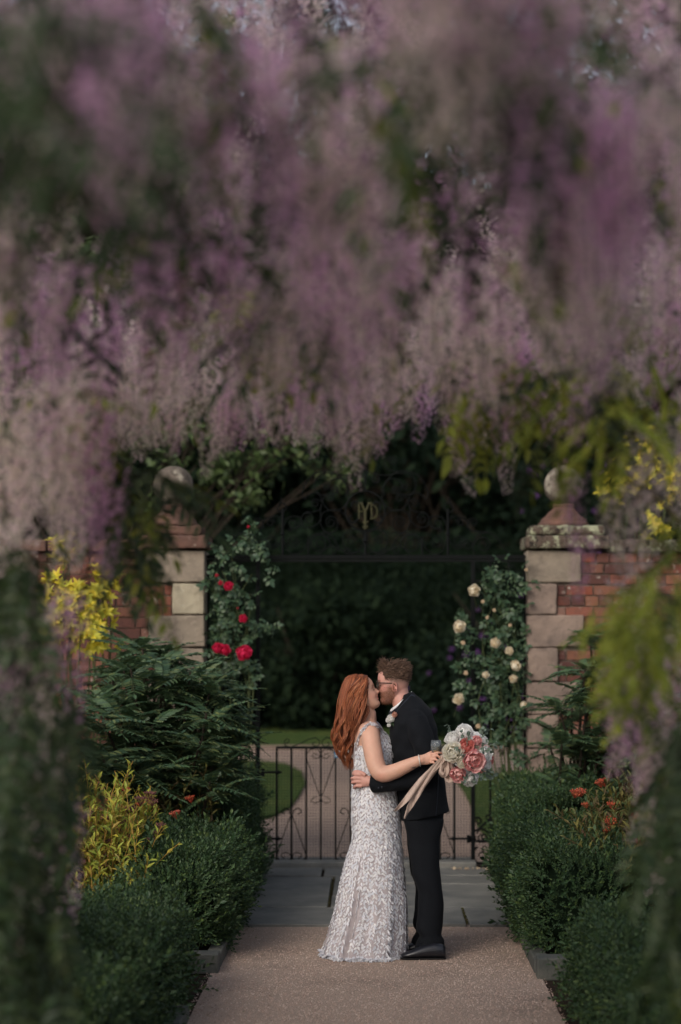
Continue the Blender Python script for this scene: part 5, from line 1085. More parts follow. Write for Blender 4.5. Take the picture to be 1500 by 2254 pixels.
v1, l1, c1_, m1_ = g.arr(); meW = merge('woodland', [lv], np.zeros(k, int), MsW, [M_['far_leaf']]); o = bpy.data.objects.new('woodland', meW); link(o); setp(o, 'dark far-off wood closing the view above the hedge', 'wood', kind='stuff')
o2 = bpy.data.objects.new('thicket', rawmesh('thicket', v1, l1, c1_, [M_['core']], m1_, True)); link(o2, o)  # solid dark ellipsoids added to fill the wood behind its leaves
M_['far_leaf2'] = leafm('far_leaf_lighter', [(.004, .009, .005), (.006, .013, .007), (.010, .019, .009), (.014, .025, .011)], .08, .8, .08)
def shrub_leaves(parent, c, rad, k, s, m, name='foliage', shape=None):
    PP = unit(k) * rng.uniform(.55, 1.05, (k, 1)) * rad + c; NN = (PP - c) / rad + unit(k) * .7 + (0, 0, .4)
    o = bpy.data.objects.new(name, merge(name, [shape or simple_leaf()], np.zeros(k, int), frames(PP, unit(k) - (0, 0, .2), NN, s * rng.uniform(.6, 1.3, k)), [m])); link(o, parent); o['kind'] = 'stuff'
for x, y, r, h, lab in ((-4.6, 40.2, 1.9, 2.4, 'rounded dark shrub left of the gate opening, in front of the far hedge'), (-1.3, 41.0, 1.6, 3.3, 'taller rounded dark shrub in front of the far hedge, seen left of the bride'), (1.9, 40.4, 1.7, 2.0, 'low rounded dark shrub in front of the far hedge, behind the groom'), (4.4, 41, 1.9, 2.9, 'broad rounded dark shrub in front of the far hedge, right of the gate opening')):
    t = thing('round_shrub', (x, y, 0), lab, 'shrub'); g = Geo()
    for q in range(6): g.tube([(x, y, 0), (x + random.uniform(-.5, .5) * r, y, h * random.uniform(.4, .8))], [.05, .015], 5)
    g.obj('stem', M_['bark'], t)
    for q in range(1): 
        kk = 5200; cl = unit(60) * rng.uniform(.55, 1, (60, 1)) * (r, r * .6, h * .55) + (x, y, h * .5); PP = cl[rng.integers(0, 60, kk)] + rng.normal(0, .2, (kk, 3)); PP = PP[PP[:, 2] > .03]; kk = len(PP)
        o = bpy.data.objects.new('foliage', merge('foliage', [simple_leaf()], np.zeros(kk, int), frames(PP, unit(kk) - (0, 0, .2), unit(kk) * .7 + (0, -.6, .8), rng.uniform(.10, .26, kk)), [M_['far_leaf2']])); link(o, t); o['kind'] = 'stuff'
# rhododendrons with purple blooms far behind at the right
for i, (px, py, Y, r) in enumerate(((1030, 1530, 38, 1.3), (1120, 1580, 37, 1.1), (1230, 1400, 39, 1.8), (1300, 1130, 40, 1.6))):
    c = P(px, py, Y); z = c[2]
    t = thing('rhododendron', (c[0], c[1], 0), ['dark rhododendron with purple blooms beside the groom, beyond the gate', 'low dark rhododendron with purple blooms behind the cream roses', 'dark rhododendron behind the right pier', 'tall rhododendron with purple blooms seen above the wall behind the ball finial'][i], 'rhododendron')
    g = Geo()
    for q in range(7): g.tube([(c[0], c[1], 0), c + rng.normal(0, r * .4, 3)], [.05, .01], 5)
    g.obj('branches', M_['bark'], t); shrub_leaves(t, c, np.array([r, .8, r]), 3500, .16, M_['far_leaf'])
    fb = Geo()
    for q in range(16): d = unit(1)[0]; fb.ball(d * .045, .016, 5, 3)
    kk = 26; q = unit(kk); q[:, 1] = -abs(q[:, 1]) - .2; pos = c + q * np.array([r, .8, r]) * .95
    scatter(t, 'bloom', [fb], np.zeros(kk, int), frames(pos, unit(kk), unit(kk), rng.uniform(.7, 1.2, kk)), M_['rhodo'])

# ------------------------------------------------------------------ box hedges
SPR = [sprig(9, .075, .021, s) for s in range(3)]
def box_hedge(label, x0, x1, y0, y1, z1, k, seed):
    t = thing('box_hedge', ((x0 + x1) / 2, (y0 + y1) / 2, 0), label, 'box hedge', 'clipped box hedges along the path')
    nx, ny = 8, max(4, int((y1 - y0) / .15)); g = Geo()
    c = np.array([(x0 + x1) / 2, (y0 + y1) / 2, z1 / 2]); h = np.array([(x1 - x0) / 2, (y1 - y0) / 2, z1 / 2])
    R = rng
    n3 = int(k * 1.0); d = unit(n3)
    # points over a rounded box: project directions on a superellipsoid
    e_ = 5.0; A = h
    u = R.uniform(-1, 1, (n3, 3)); ax = R.choice(3, n3, p=np.array([A[1] * A[2] * 1.2, A[0] * A[2] * 1.3, A[0] * A[1] * 1.0]) / (A[1] * A[2] * 1.2 + A[0] * A[2] * 1.3 + A[0] * A[1] * 1.0))
    sgn = R.choice([-1, 1], n3); u[np.arange(n3), ax] = sgn; u[(ax == 2), 2] = 1
    rr = (np.abs(u) ** e_).sum(1) ** (1 / e_); u2 = u / rr[:, None]
    nrm = np.sign(u2) * np.abs(u2) ** (e_ - 1) / A; nrm /= np.linalg.norm(nrm, axis=1)[:, None]
    pos = c + u2 * A
    lump = .035 * (np.sin(pos[:, 0] * 9 + seed) + np.sin(pos[:, 1] * 7 + 1.3 * seed) + np.sin(pos[:, 2] * 10 + 2 * seed) + .8 * np.sin(pos[:, 1] * 17 + pos[:, 2] * 13))
    pos = pos + nrm * (lump + R.normal(-.02, .03, n3))[:, None]
    keep = pos[:, 2] > .02; pos = pos[keep]; nrm = nrm[keep]; n3 = len(pos)
    D = nrm + unit(n3) * .55 + (0, 0, .45)
    ms = frames(pos - D * .02, D, unit(n3), R.uniform(.7, 1.3, n3))
    o = bpy.data.objects.new('foliage', merge('foliage', SPR, R.integers(0, 3, n3), ms, [M_['box']])); link(o, t); o['kind'] = 'stuff'
    # loose longer shoots
    ks = 90; i_ = R.integers(0, n3, ks)
    ms = frames(pos[i_], nrm[i_] + (0, 0, .9) + unit(ks) * .3, unit(ks), R.uniform(1.6, 2.4, ks))
    o = bpy.data.objects.new('shoots', merge('shoots', SPR, R.integers(0, 3, ks), ms, [M_['box']])); link(o, t); o['kind'] = 'stuff'
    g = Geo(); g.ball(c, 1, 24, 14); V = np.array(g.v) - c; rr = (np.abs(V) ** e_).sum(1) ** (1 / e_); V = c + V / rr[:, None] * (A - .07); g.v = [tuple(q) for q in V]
    g.obj('dark_core', M_['core'], t, smooth=True)  # solid dark core added under the leaves so the hedge is opaque
box_hedge('clipped box hedge nearest the camera on the left, low by the gravel', -1.85, -1.0, 7.2, 11.3, .50, 10000, 1)
box_hedge('second box hedge on the left, between the lime-yellow shrub and the gravel', -1.50, -.90, 11.85, 13.9, .68, 8500, 2)
box_hedge('farthest box hedge on the left, in front of the iron side panel', -1.62, -.96, 14.1, 16.3, .78, 7000, 3)
box_hedge('clipped box hedge nearest the camera on the right, low by the gravel', 1.07, 1.95, 7.2, 10.95, .48, 10000, 4)
box_hedge('second box hedge on the right, in front of the red-flowered shrub', .95, 1.60, 11.75, 14.0, .70, 9500, 5)
box_hedge('farthest box hedge on the right, in front of the iron side panel', 1.02, 1.75, 14.2, 16.3, .80, 7000, 6)

# ------------------------------------------------------------------ mahonias
MAH = [mahonia_leaf(8, .34, 1), mahonia_leaf(7, .30, 2), mahonia_leaf(9, .36, 3)]
def mahonia(label, whorls, base):
    t = thing('mahonia', base, label, 'shrub', 'mahonia shrubs against the wall')
    Ps, Ds, Ns, idx = [], [], [], []; g = Geo()
    for px, py, Y, n, s_ in whorls:
        c = P(px, py, Y); g.tube(spline([np.array(base) + rng.normal(0, .08, 3) * (1, 1, 0), (np.array(base) + c) / 2 + rng.normal(0, .05, 3), c], 8), np.linspace(.018, .008, 8), 5)
        for i in range(n):
            a = i * 2.4 + random.random(); el = random.uniform(-.35, .75)
            d = np.array([math.cos(a) * math.cos(el), math.sin(a) * math.cos(el), math.sin(el)])
            Ps.append(c + d * .01 - (0, 0, .01 * i)); Ds.append(d); Ns.append((0, 0, 1.)); idx.append(random.randrange(3))
    g.obj('stem', M_['bark'], t, smooth=True)
    scatter(t, 'leaf', MAH, idx, frames(np.array(Ps), np.array(Ds), np.array(Ns) + unit(len(Ps)) * .15, rng.uniform(.6, .95, len(Ps))), M_['mahonia'], 300)
wl = []
for i in range(72):
    px = random.uniform(215, 505); top = 1400 + max(0, (px - 330)) * .55 + max(0, 260 - px) * .5
    py = random.uniform(top + 25, 1730); Y = random.uniform(13.8, 15.2) - (.5 if py > 1560 else 0)
    wl.append((px, py, Y, 11, 1))
wl += [(470, 1530, 14.6, 10, 1), (500, 1580, 14.6, 10, 1), (430, 1480, 14.9, 10, 1), (350, 1430, 15, 10, 1), (300, 1415, 15, 10, 1), (500, 1640, 14.4, 9, 1), (480, 1690, 14.3, 9, 1), (380, 1450, 15, 9, 1)]
mahonia('large dark mahonia with spiny fern-like leaves in front of the left pier', wl, (-1.55, 14.6, 0))
wr = [(1210, 1640, 15.2, 9, 1), (1260, 1560, 15.2, 9, 1), (1300, 1470, 15.3, 10, 1), (1330, 1420, 15.4, 9, 1), (1270, 1660, 14.9, 10, 1), (1330, 1560, 15, 10, 1), (1380, 1480, 15, 10, 1), (1320, 1640, 14.8, 10, 1), (1390, 1600, 14.7, 10, 1), (1240, 1720, 14.8, 9, 1), (1290, 1730, 14.6, 10, 1), (1360, 1700, 14.5, 10, 1), (1300, 1390, 15.5, 7, 1), (1230, 1610, 15.4, 6, 1), (1420, 1400, 15.3, 9, 1), (1440, 1540, 14.8, 10, 1), (1440, 1660, 14.6, 10, 1), (1180, 1740, 15, 7, 1)]
wr += [(random.uniform(1225, 1460), random.uniform(1430, 1745), random.uniform(14.6, 15.4), 9, 1) for _ in range(30)]
mahonia('smaller mahonia with spiny leaves against the right pier and brickwork', wr, (1.6, 15.2, 0))

# ------------------------------------------------------------------ yellow shrubs
def tri_leaf(seed=0, s=.06):
    r = random.Random(seed); g = Geo(); lf = leaf_geo(1, .42, .05, .2)
    for q in range(6):
        a = q * 1.05 + r.uniform(-.2, .2); place(g, lf, (0, 0, 0), (math.cos(a), .55 + r.uniform(0, .4), math.sin(a)), (0, 1, 0), s * r.uniform(.8, 1.15))
    return g
TRI = [tri_leaf(i) for i in range(3)]
def cluster_shrub(name, label, pts, m, base, spread, k_each, cat='shrub', shapes=None, s=1, lim=300, group=None):
    t = thing(name, base, label, cat, group); g = Geo(); Ps = []
    for c in pts:
        g.tube(spline([base, (np.array(base) * .4 + np.array(c) * .6) + rng.normal(0, .06, 3), c], 7), np.linspace(.012, .004, 7), 5)
        Ps.append(c + rng.normal(0, 1, (k_each, 3)) * spread)
    g.obj('stem', M_['stem'], t)
    Ps = np.concatenate(Ps); n = len(Ps); shapes = shapes or TRI
    cc = np.mean(np.array(pts), 0); D = (Ps - cc) * 1.5 + unit(n) * .4 + (0, -.4, .6)
    scatter(t, 'leaf_cluster', shapes, rng.integers(0, len(shapes), n), frames(Ps, D, unit(n), s * rng.uniform(.75, 1.25, n)), m, lim); return t
pp = [P(*q) for q in ((225, 1290, 15.6), (200, 1320, 15.5), (240, 1270, 15.7), (180, 1350, 15.4), (150, 1370, 15.4), (215, 1360, 15.5), (140, 1330, 15.4), (165, 1300, 15.5), (120, 1380, 15.3), (200, 1395, 15.4), (150, 1200, 15.8), (145, 1225, 15.7), (110, 1290, 15.5), (95, 1350, 15.4))]
cluster_shrub('golden_shrub', 'bright golden-yellow leaved shrub in front of the left brick wall', pp, M_['yellow'], (-2.35, 15.5, 0), np.array([.055, .06, .055]), 20, s=1.25)
pp = [P(*q) for q in ((1440, 1040, 17.6), (1400, 970, 17.6), (1470, 1050, 17.6), (1420, 1000, 17.6), (1480, 1020, 17.6), (1400, 1060, 17.7), (1360, 1060, 17.7), (1490, 1090, 17.6), (1448, 1158, 17.4), (1350, 1085, 17.7), (1440, 985, 17.6), (1500, 1060, 17.6), (1410, 1035, 17.6))]
cluster_shrub('golden_tree', 'bright golden-yellow foliage rising above the right wall', pp, M_['yellow'], (2.4, 17.9, 0), np.array([.06, .08, .06]), 16, cat='tree', s=1.1)

# ------------------------------------------------------------------ upright leafy shrubs (lime left, copper with red flower heads right)
def shoot(seed=0, L=.30, n=13, ll=.062, wd=.30):
    r = random.Random(seed); g = Geo(); b = r.uniform(-.1, .1)
    g.tube([(b * t * t, L * t, 0) for t in np.linspace(0, 1, 5)], .0022, 3, cap=False); lf = leaf_geo(1, wd, .06, .15)
    for i in range(n):
        t = .12 + .88 * i / n; a = i * 2.4; place(g, lf, (b * t * t, L * t, 0), (math.cos(a), .75 + .5 * t, math.sin(a)), (-math.cos(a) * .6, .8, -math.sin(a) * .6), ll * (1.1 - .45 * t) * r.uniform(.8, 1.2))
    return g
def flat_head(seed=0, R=.035, n=26):
    r = random.Random(seed); g = Geo()
    for i in range(n):
        a = i * 2.4; q = R * math.sqrt(i / n); g.tube([(0, -.04, 0), (q * math.cos(a), 0, q * math.sin(a))], .0008, 3, cap=False); g.ball((q * math.cos(a), r.uniform(0, .008), q * math.sin(a)), r.uniform(.0035, .006), 5, 3)
    return g
SHO = [shoot(i) for i in range(4)]; HEADS = [flat_head(i) for i in range(3)]
M_['dusky'] = leafm('dusky_flower', [(.12, .05, .05), (.20, .08, .06), (.09, .045, .04)], .1)
M_['orange_red'] = leafm('orange_red_flower', [(.50, .085, .04), (.38, .06, .035), (.60, .14, .06)], .15)
def spiraea(label, box, n, m, fm, heads, base):
    t = thing('spiraea', base, label, 'flowering shrub', 'spiraea shrubs behind the box hedges')
    (xa, xb), (ya, yb), (za, zb_) = box
    u = rng.uniform(0, 1, (n, 3)); Ps = np.column_stack([xa + (xb - xa) * u[:, 0], ya + (yb - ya) * u[:, 1], za + (zb_ - za) * u[:, 2] ** .8])
    c = np.array([(xa + xb) / 2, (ya + yb) / 2, za - .3]); dome = 1 - ((Ps[:, 0] - c[0]) / (xb - xa) * 1.5) ** 2 * .5; Ps[:, 2] = za + (Ps[:, 2] - za) * dome
    D = (Ps - c) * (1, 1, .6) + unit(n) * .35 + (0, -.15, .5)
    g = Geo()
    for i in range(min(n, 60)): g.tube(spline([(base[0] + rng.normal(0, .05), base[1] + rng.normal(0, .05), 0), (Ps[i] + np.array(base)) / 2 + (0, 0, .1), Ps[i]], 6), np.linspace(.005, .0025, 6), 4)
    g.obj('stem', M_['stem'], t)
    scatter(t, 'shoot', SHO, rng.integers(0, 4, n), frames(Ps, D, unit(n), rng.uniform(.9, 1.45, n)), m, 300)
    H = np.array([P(*h) for h in heads]); scatter(t, 'flower_head', HEADS, rng.integers(0, 3, len(H)), frames(H, np.tile([0, -.35, 1.], (len(H), 1)) + unit(len(H)) * .3, unit(len(H)), rng.uniform(.8, 1.3, len(H))), fm)
hl = [(random.uniform(180, 355), random.uniform(1745, 1900), 12.2) for _ in range(26)]
spiraea('lime-yellow shrub with bronze tips and dusky flower heads behind the left box hedge', ((-1.98, -1.42), (12.0, 12.7), (.05, .80)), 290, M_['lime'], M_['dusky'], hl, (-1.7, 12.4, 0))
h2 = [(276, 1738, 12.6), (418, 1756, 13.4), (310, 1770, 12.4), (225, 1765, 12.4), (385, 1790, 13.0), (384, 1843, 13.0)]
spiraea('dark low shrub with a few orange-red flower heads behind the second left box hedge', ((-1.75, -1.15), (13.6, 14.2), (.5, .82)), 60, M_['copper'], M_['orange_red'], h2, (-1.5, 13.9, 0))
hr = [(1268, 1746, 12.7), (1280, 1742, 12.7), (1322, 1722, 12.8), (1330, 1718, 12.8), (1405, 1778, 12.4), (1344, 1808, 12.4), (1395, 1795, 12.4), (1290, 1770, 12.6), (1335, 1825, 12.3), (1350, 1770, 12.5), (1405, 1850, 12.3), (1440, 1880, 12.2)]
spiraea('bronze-green shrub with orange-red flower heads behind the right box hedge', ((1.35, 2.05), (12.0, 12.9), (.15, .82)), 230, M_['copper'], M_['orange_red'], hr, (1.7, 12.5, 0))

# ------------------------------------------------------------------ climbing roses
RL = [rose_leaf(i) for i in range(2)]
def climber(label, x0, x1, y0, y1, n, blooms, m1, m2, base, extra=(), col='bloom_label'):
    t = thing('climbing_rose', base, label, 'climbing rose')
    g = Geo(); canes = []
    for i in range(9):
        a_ = P(random.uniform(x0, x1), y1 + 60, 16.62); 
        pts = [np.array(base) + rng.normal(0, .04, 3) * (1, .3, 0)] + [P(random.uniform(x0, x1), yy, 16.66 + random.uniform(-.06, .03)) for yy in np.linspace(y1, y0 + random.uniform(0, 120), 4)]
        sp = spline(pts, 24); canes.append(sp); g.tube(sp, np.linspace(.007, .0025, 24), 5)
    canes = np.concatenate(canes)
    g.obj('cane', M_['stem'], t)
    c_ = canes[rng.integers(0, len(canes), n)]; c_ = c_[(c_[:, 2] > ZT(y1 + 30, 16.6))]; 
    ex = np.array([P(*q, 16.6) for q in extra]) if len(extra) else np.zeros((0, 3))
    if len(ex): ex = np.repeat(ex, 5, 0)
    Ps = np.concatenate([c_, ex]); k = len(Ps); Ps = Ps + rng.normal(0, .045, (k, 3)) * (1, .8, 1)
    D = unit(k) + (0, -.3, -.1); N = unit(k) * .6 + (0, -.8, .7)
    scatter(t, 'leaf', RL, rng.integers(0, 2, k), frames(Ps, D, N, rng.uniform(.8, 1.35, k)), M_['rose_leaf'], 300)
    for i, (px, py, r) in enumerate(blooms):
        c = P(px, py, 16.5); R = r / F * 16.5
        full = r >= 8
        b = bloom(R * 1.2, seed=i, ruff=.06, rings=((4, .12, .85), (5, .35, .95), (6, .6, 1), (6, .95, .95), (5, 1.3, .8)) if full else ((3, .06, 1.2), (4, .18, 1.3), (4, .35, 1.2)))
        d = np.array([random.uniform(-.5, .5), -1, random.uniform(-.1, .45)]); o = bpy.data.objects.new('bloom' if full else 'bud', b.mesh('bloom' if full else 'bud', m1 if full else m2))
        link(o, t, Matrix(frames(np.array([c]), np.array([d]), unit(1), 1)[0].tolist()))
        g = Geo(); q = c + np.array([0, .1, -.05]); g.tube([q + (random.uniform(-.05, .05), .05, -.1), c + (0, .01, -.005)], .003, 4); g.obj('stalk', M_['stem'], t)
    return t
M_['red_rose'] = mat('red_rose', (.85, .05, .17), .55, .3, trans=.3, col2=(.70, .03, .11), scale=30)
M_['cream_rose'] = mat('cream_rose', (.90, .86, .74), .6, .3, trans=.3, col2=(.88, .76, .56), scale=22)
M_['red_bud'] = mat('red_bud', (.45, .02, .05), .55, .3, trans=.2); M_['cream_bud'] = mat('cream_bud', (.70, .55, .38), .55, .3, trans=.2)
ex_l = [(q[0], q[1]) for q in ((550, 1165), (565, 1175), (540, 1190), (520, 1200), (575, 1190), (500, 1225), (480, 1215), (590, 1240), (550, 1210), (470, 1310), (480, 1350), (500, 1330), (520, 1320), (560, 1375), (490, 1385), (470, 1400), (545, 1390), (560, 1400), (510, 1350), (475, 1470), (540, 1475), (560, 1480), (520, 1470), (590, 1380), (470, 1270), (530, 1310))]
climber('climbing rose with crimson-pink blooms on the left iron side panel', 462, 560, 1200, 1520, 140, [(505, 1293, 11), (485, 1285, 7), (476, 1268, 5), (538, 1364, 10), (479, 1429, 13), (495, 1433, 12), (535, 1441, 18), (523, 1339, 3), (546, 1161, 4)], M_['red_rose'], M_['red_bud'], (-1.2, 16.62, 0), ex_l)
ex_r = [(q[0], q[1]) for q in ((1080, 1260), (1100, 1250), (1120, 1262), (1140, 1270), (1070, 1290), (1110, 1300), (1140, 1300), (1150, 1330), (1180, 1290), (1130, 1330), (1060, 1330), (1090, 1370), (1010, 1360), (1030, 1400), (1050, 1420), (1100, 1400), (1015, 1440), (1020, 1490), (1080, 1480), (1150, 1450), (1150, 1490), (1060, 1450), (1090, 1510), (1120, 1520), (1020, 1520), (1140, 1400), (1110, 1560), (1140, 1600), (1100, 1620), (1130, 1660), (1085, 1700), (1120, 1560), (1150, 1650))]
climber('climbing rose with cream blooms on the right iron side panel', 1055, 1150, 1260, 1640, 200, [(1042, 1301, 14), (1009, 1379, 14), (1091, 1418, 12), (1124, 1435, 10), (1132, 1467, 12), (1132, 1494, 9), (1072, 1360, 5), (1028, 1484, 6), (1068, 1487, 8), (1011, 1540, 13), (1021, 1416, 6), (1090, 1345, 5), (1151, 1553, 8), (1064, 1325, 5), (1123, 1377, 5), (1161, 1256, 5), (1055, 1600, 7)], M_['cream_rose'], M_['cream_bud'], (1.15, 16.62, 0), ex_r)
# fallen petals at the foot of the right post
for i, (px, py) in enumerate(((1006, 1913), (1014, 1908), (1034, 1916), (1056, 1914), (1072, 1915), (1078, 1916), (1000, 1920), (1094, 1915))):
    pass
pc = []
for px, py in ((1006, 1913), (1014, 1909), (1034, 1916), (1056, 1914), (1072, 1915), (1079, 1916), (1092, 1915), (1030, 1917)):
    pc.append((XP(px, 16.45), 16.45, .028))
g = Geo()
for c in pc:
    for q in range(3): place(g, petal(1, 1, .3, 0, .05), np.array(c) + rng.normal(0, .02, 3) * (1, .4, 0), (*rng.normal(0, 1, 2), .25), (0, 0, 1), .02)
g.obj('petals', M_['cream_bud'], None, kind='stuff', label='fallen pale rose petals on the paving at the foot of the right gate post', category='petals') if False else setp(g.obj('petals', M_['cream_bud']), 'fallen pale rose petals on the paving at the foot of the right gate post', 'petals', kind='stuff')

g = Geo()
for i in range(150):
    y = random.uniform(8.8, 13.3); x = random.choice([-1, 1]) * (.93 - abs(random.gauss(0, .22))) if random.random() < .7 else random.uniform(-.9, .9); place(g, leaf_geo(1, .5, .1, .1), (x, y, .006), (*rng.normal(0, 1, 2), .15), (0, 0, 1), random.uniform(.010, .024))
setp(g.obj('fallen_leaves', mat('dry_leaf', (0, 0, 0), .8, .2, cols=[(.16, .09, .04), (.09, .06, .03), (.45, .36, .36), (.10, .12, .04), (.22, .14, .07)])), 'small dry leaves and petals strewn along the edges of the gravel path', 'fallen leaves', kind='stuff')
# ------------------------------------------------------------------ wisterias
RAC = [raceme(.32, 70, .058, 1), raceme(.38, 80, .058, 2), raceme(.26, 56, .052, 3), raceme(.34, 70, .062, 4), raceme(.20, 40, .040, 5)]
RAC += [raceme(.32, 72, .060, 11, 2), raceme(.38, 80, .060, 12, 2), raceme(.26, 58, .054, 13, 2), raceme(.34, 72, .062, 14, 2), raceme(.20, 42, .040, 15, 2)]
WL = [pinnate(6, .25, .065, .40, .35, 0, 1), pinnate(5, .21, .06, .42, .5, 0, 2), pinnate(7, .29, .065, .38, .25, 0, 3)]
WL += [pinnate(6, .22, .075, .44, .5, 2, 7), pinnate(5, .20, .07, .46, .6, 2, 8)]
WL[3:] = [pinnate(6, .25, .065, .40, .35, 1, 4), pinnate(5, .21, .06, .42, .5, 1, 5), pinnate(7, .29, .065, .38, .25, 1, 6)] + WL[3:]
WLX = [pinnate(6, .25, .065, .40, .35, 1, 4), pinnate(5, .21, .06, .42, .5, 1, 5), pinnate(7, .29, .065, .38, .25, 1, 6)]
M_['floret'] = leafm('wisteria_floret', [(.90, .77, .74), (.84, .66, .69), (.90, .82, .73), (.76, .58, .66), (.88, .76, .72), (.80, .78, .56)], .45, .6, .2)
M_['floret2'] = leafm('wisteria_floret_mauve', [(.80, .52, .70), (.72, .41, .66), (.86, .62, .73), (.62, .34, .62), (.84, .58, .70)], .45, .6, .2)
def lower(px, d):                       # how low the fringe hangs along the width of the arch at its far end (photo rows)
    xs = [-200, 0, 150, 250, 330, 420, 500, 600, 700, 760, 830, 900, 960, 1020, 1060, 1110, 1150, 1220, 1300, 1360, 1420, 1700]
    ys = [980, 985, 1010, 1040, 1030, 1000, 1040, 1000, 1010, 1060, 1010, 955, 950, 1110, 960, 1100, 930, 1010, 1040, 990, 960, 960]
    return np.interp(px, xs, ys)
def gaps(px, py):                       # open places in the blossom that show dark foliage
    for cx, cy, rx, ry in ((60, 20, 150, 110), (1440, 1010, 75, 80), (1247, 1060, 60, 60), (610, 590, 85, 38), (1235, 400, 32, 90), (1262, 640, 30, 80), (1070, 40, 60, 60), (1080, 590, 20, 60), (380, 640, 40, 30), (1160, 540, 14, 50), (770, 150, 30, 60), (700, 520, 30, 25), (840, 520, 40, 40), (300, 330, 30, 40), (215, 170, 40, 60)):
        if ((px - cx) / rx) ** 2 + ((py - cy) / ry) ** 2 < 1: return True
    return False
wist = [thing('wisteria', (-1.95, 6.6, 0), 'wisteria trained over the path from the left, its mauve and pale pink racemes blurred', 'wisteria'),
        thing('wisteria', (1.95, 6.4, 0), 'wisteria trained over the path from the right, with bare pale branches and pale pink racemes', 'wisteria'),
        thing('wisteria', (-1.7, 3.2, 0), 'nearest wisteria, its racemes hanging large and very blurred across the top of the picture', 'wisteria')]
rac = [[], [], []]; lvs = [[], [], []]
def add_rac(d, px, pytip, who=None, s=None):
    i = random.choice([0, 1, 2, 3, 0, 1, 3]); L_ = [.34, .42, .28, .38, .22][i]; s = s or random.uniform(.75, 1.15)
    c = P(px, pytip, d); c[2] += L_ * s
    if math.sin(px * .011 + d * 2) + math.sin(pytip * .009 + px * .004 + d) + random.gauss(0, .9) > -.05 + (1.2 if (d > 6.8 or (abs(px - 750) > 560 and pytip > 950)) else 0): i += 5
    a = random.uniform(0, 6.28); tl = rng.normal(0, .07, 2)
    M = frames(np.array([c]), np.array([[math.cos(a), math.sin(a), 0]]), np.array([[tl[0], tl[1], 1.]]), s)[0]
    M[:3, 2] = np.array([tl[0], tl[1], 1]) * s
    if who is None: who = 2 if d < 4.3 else (0 if px < 780 else 1)
    rac[who].append((i, M))
# canopy: blossom hangs from about 3.1 m over the whole arch
n_c = 0; CL = [(2.3 + 5.8 * random.random() ** .75, random.uniform(-180, 1680)) for _ in range(150)]
while n_c < 540:
    d, px = random.choice(CL); d = max(2.25, d + random.gauss(0, .12)); px += random.gauss(0, 150 / d)
    tipz = random.gauss(2.70, .10) if d < 6.3 else random.gauss(2.78, .09)
    if d < 3.2: tipz += .06
    py = HY - (tipz - CAMH) / d * F
    lo = lower(px, d)
    if d > 6.3: py = min(py + (lo - 990) * .8, lo - abs(random.gauss(0, 60)))
    py = min(py, lo - 8 - (8.1 - d) * 18)
    if gaps(px, py - 90 * 5 / d) and random.random() < .85: continue
    if py < -150: continue
    add_rac(d, px, py); n_c += 1
# extra mass higher up in the picture: blossom on the top of the arch
for i in range(190):
    d = random.uniform(4.5, 8.5); px = random.uniform(-150, 1650); py = random.uniform(-60, 800)
    if gaps(px, py - 40): continue
    add_rac(d, px, py)
for i in range(230):
    px = random.uniform(-80, 985) if random.random() < .85 else random.uniform(985, 1500); d = random.uniform(7.0, 8.7); py = lower(px, d) - abs(random.gauss(0, 75)) - 5
    if gaps(px, py - 60): continue
    add_rac(d, px, py, s=random.uniform(.5, .9))
# single long racemes in the clear at the far right end
for px, py, d in ((1012, 1110, 7.8), (1020, 1050, 7.9), (1112, 1098, 7.7), (1125, 1030, 7.8), (1068, 990, 7.9), (1185, 985, 7.5), (1210, 1000, 7.4), (990, 985, 7.9), (1040, 1000, 7.9), (1150, 960, 7.8), (770, 1095, 8.0), (800, 1040, 8.0), (850, 1015, 8.0), (780, 1010, 7.9), (1240, 1090, 7.0), (1262, 1240, 6.6), (690, 1015, 8.2), (730, 990, 8.2), (930, 990, 8), (500, 1035, 7.6), (460, 1060, 7.4), (390, 1020, 7.3)): add_rac(d, px, py, s=.8)
# side curtains
for i in range(120):
    px = random.gauss(70, 75); py = random.uniform(1020, 1750) if random.random() < .8 else random.uniform(1700, 2200); d = random.uniform(5.4, 7.0)
    if px > 225 - (150 if 1200 < py < 1480 else 75 if py > 1480 else 0): continue
    if py > 1300 and random.random() < .35: continue
    add_rac(d, px, py, 0)
for i in range(26): add_rac(random.uniform(6, 7), random.gauss(185, 40), random.uniform(1010, 1300), 0)
for i in range(85):
    py = random.uniform(1040, 2000); px = random.uniform(1340 + max(0, (1500 - py)) * .12 + max(0, py - 1650) * .25, 1560); d = random.uniform(6.0, 7.4)
    if 1190 < py < 1600 and random.random() < .9: continue
    if py > 1900 and random.random() < .6: continue
    if gaps(px, py - 60): continue
    add_rac(d, px, py, 1)
for px, py in ((1420, 1230), (1290, 1330), (1345, 1260), (1440, 1760), (1400, 1690), (1450, 1840), (1460, 1700), (1380, 1640), (1475, 1620), (1445, 1960), (1430, 1880)): add_rac(6.3, px, py, 1)
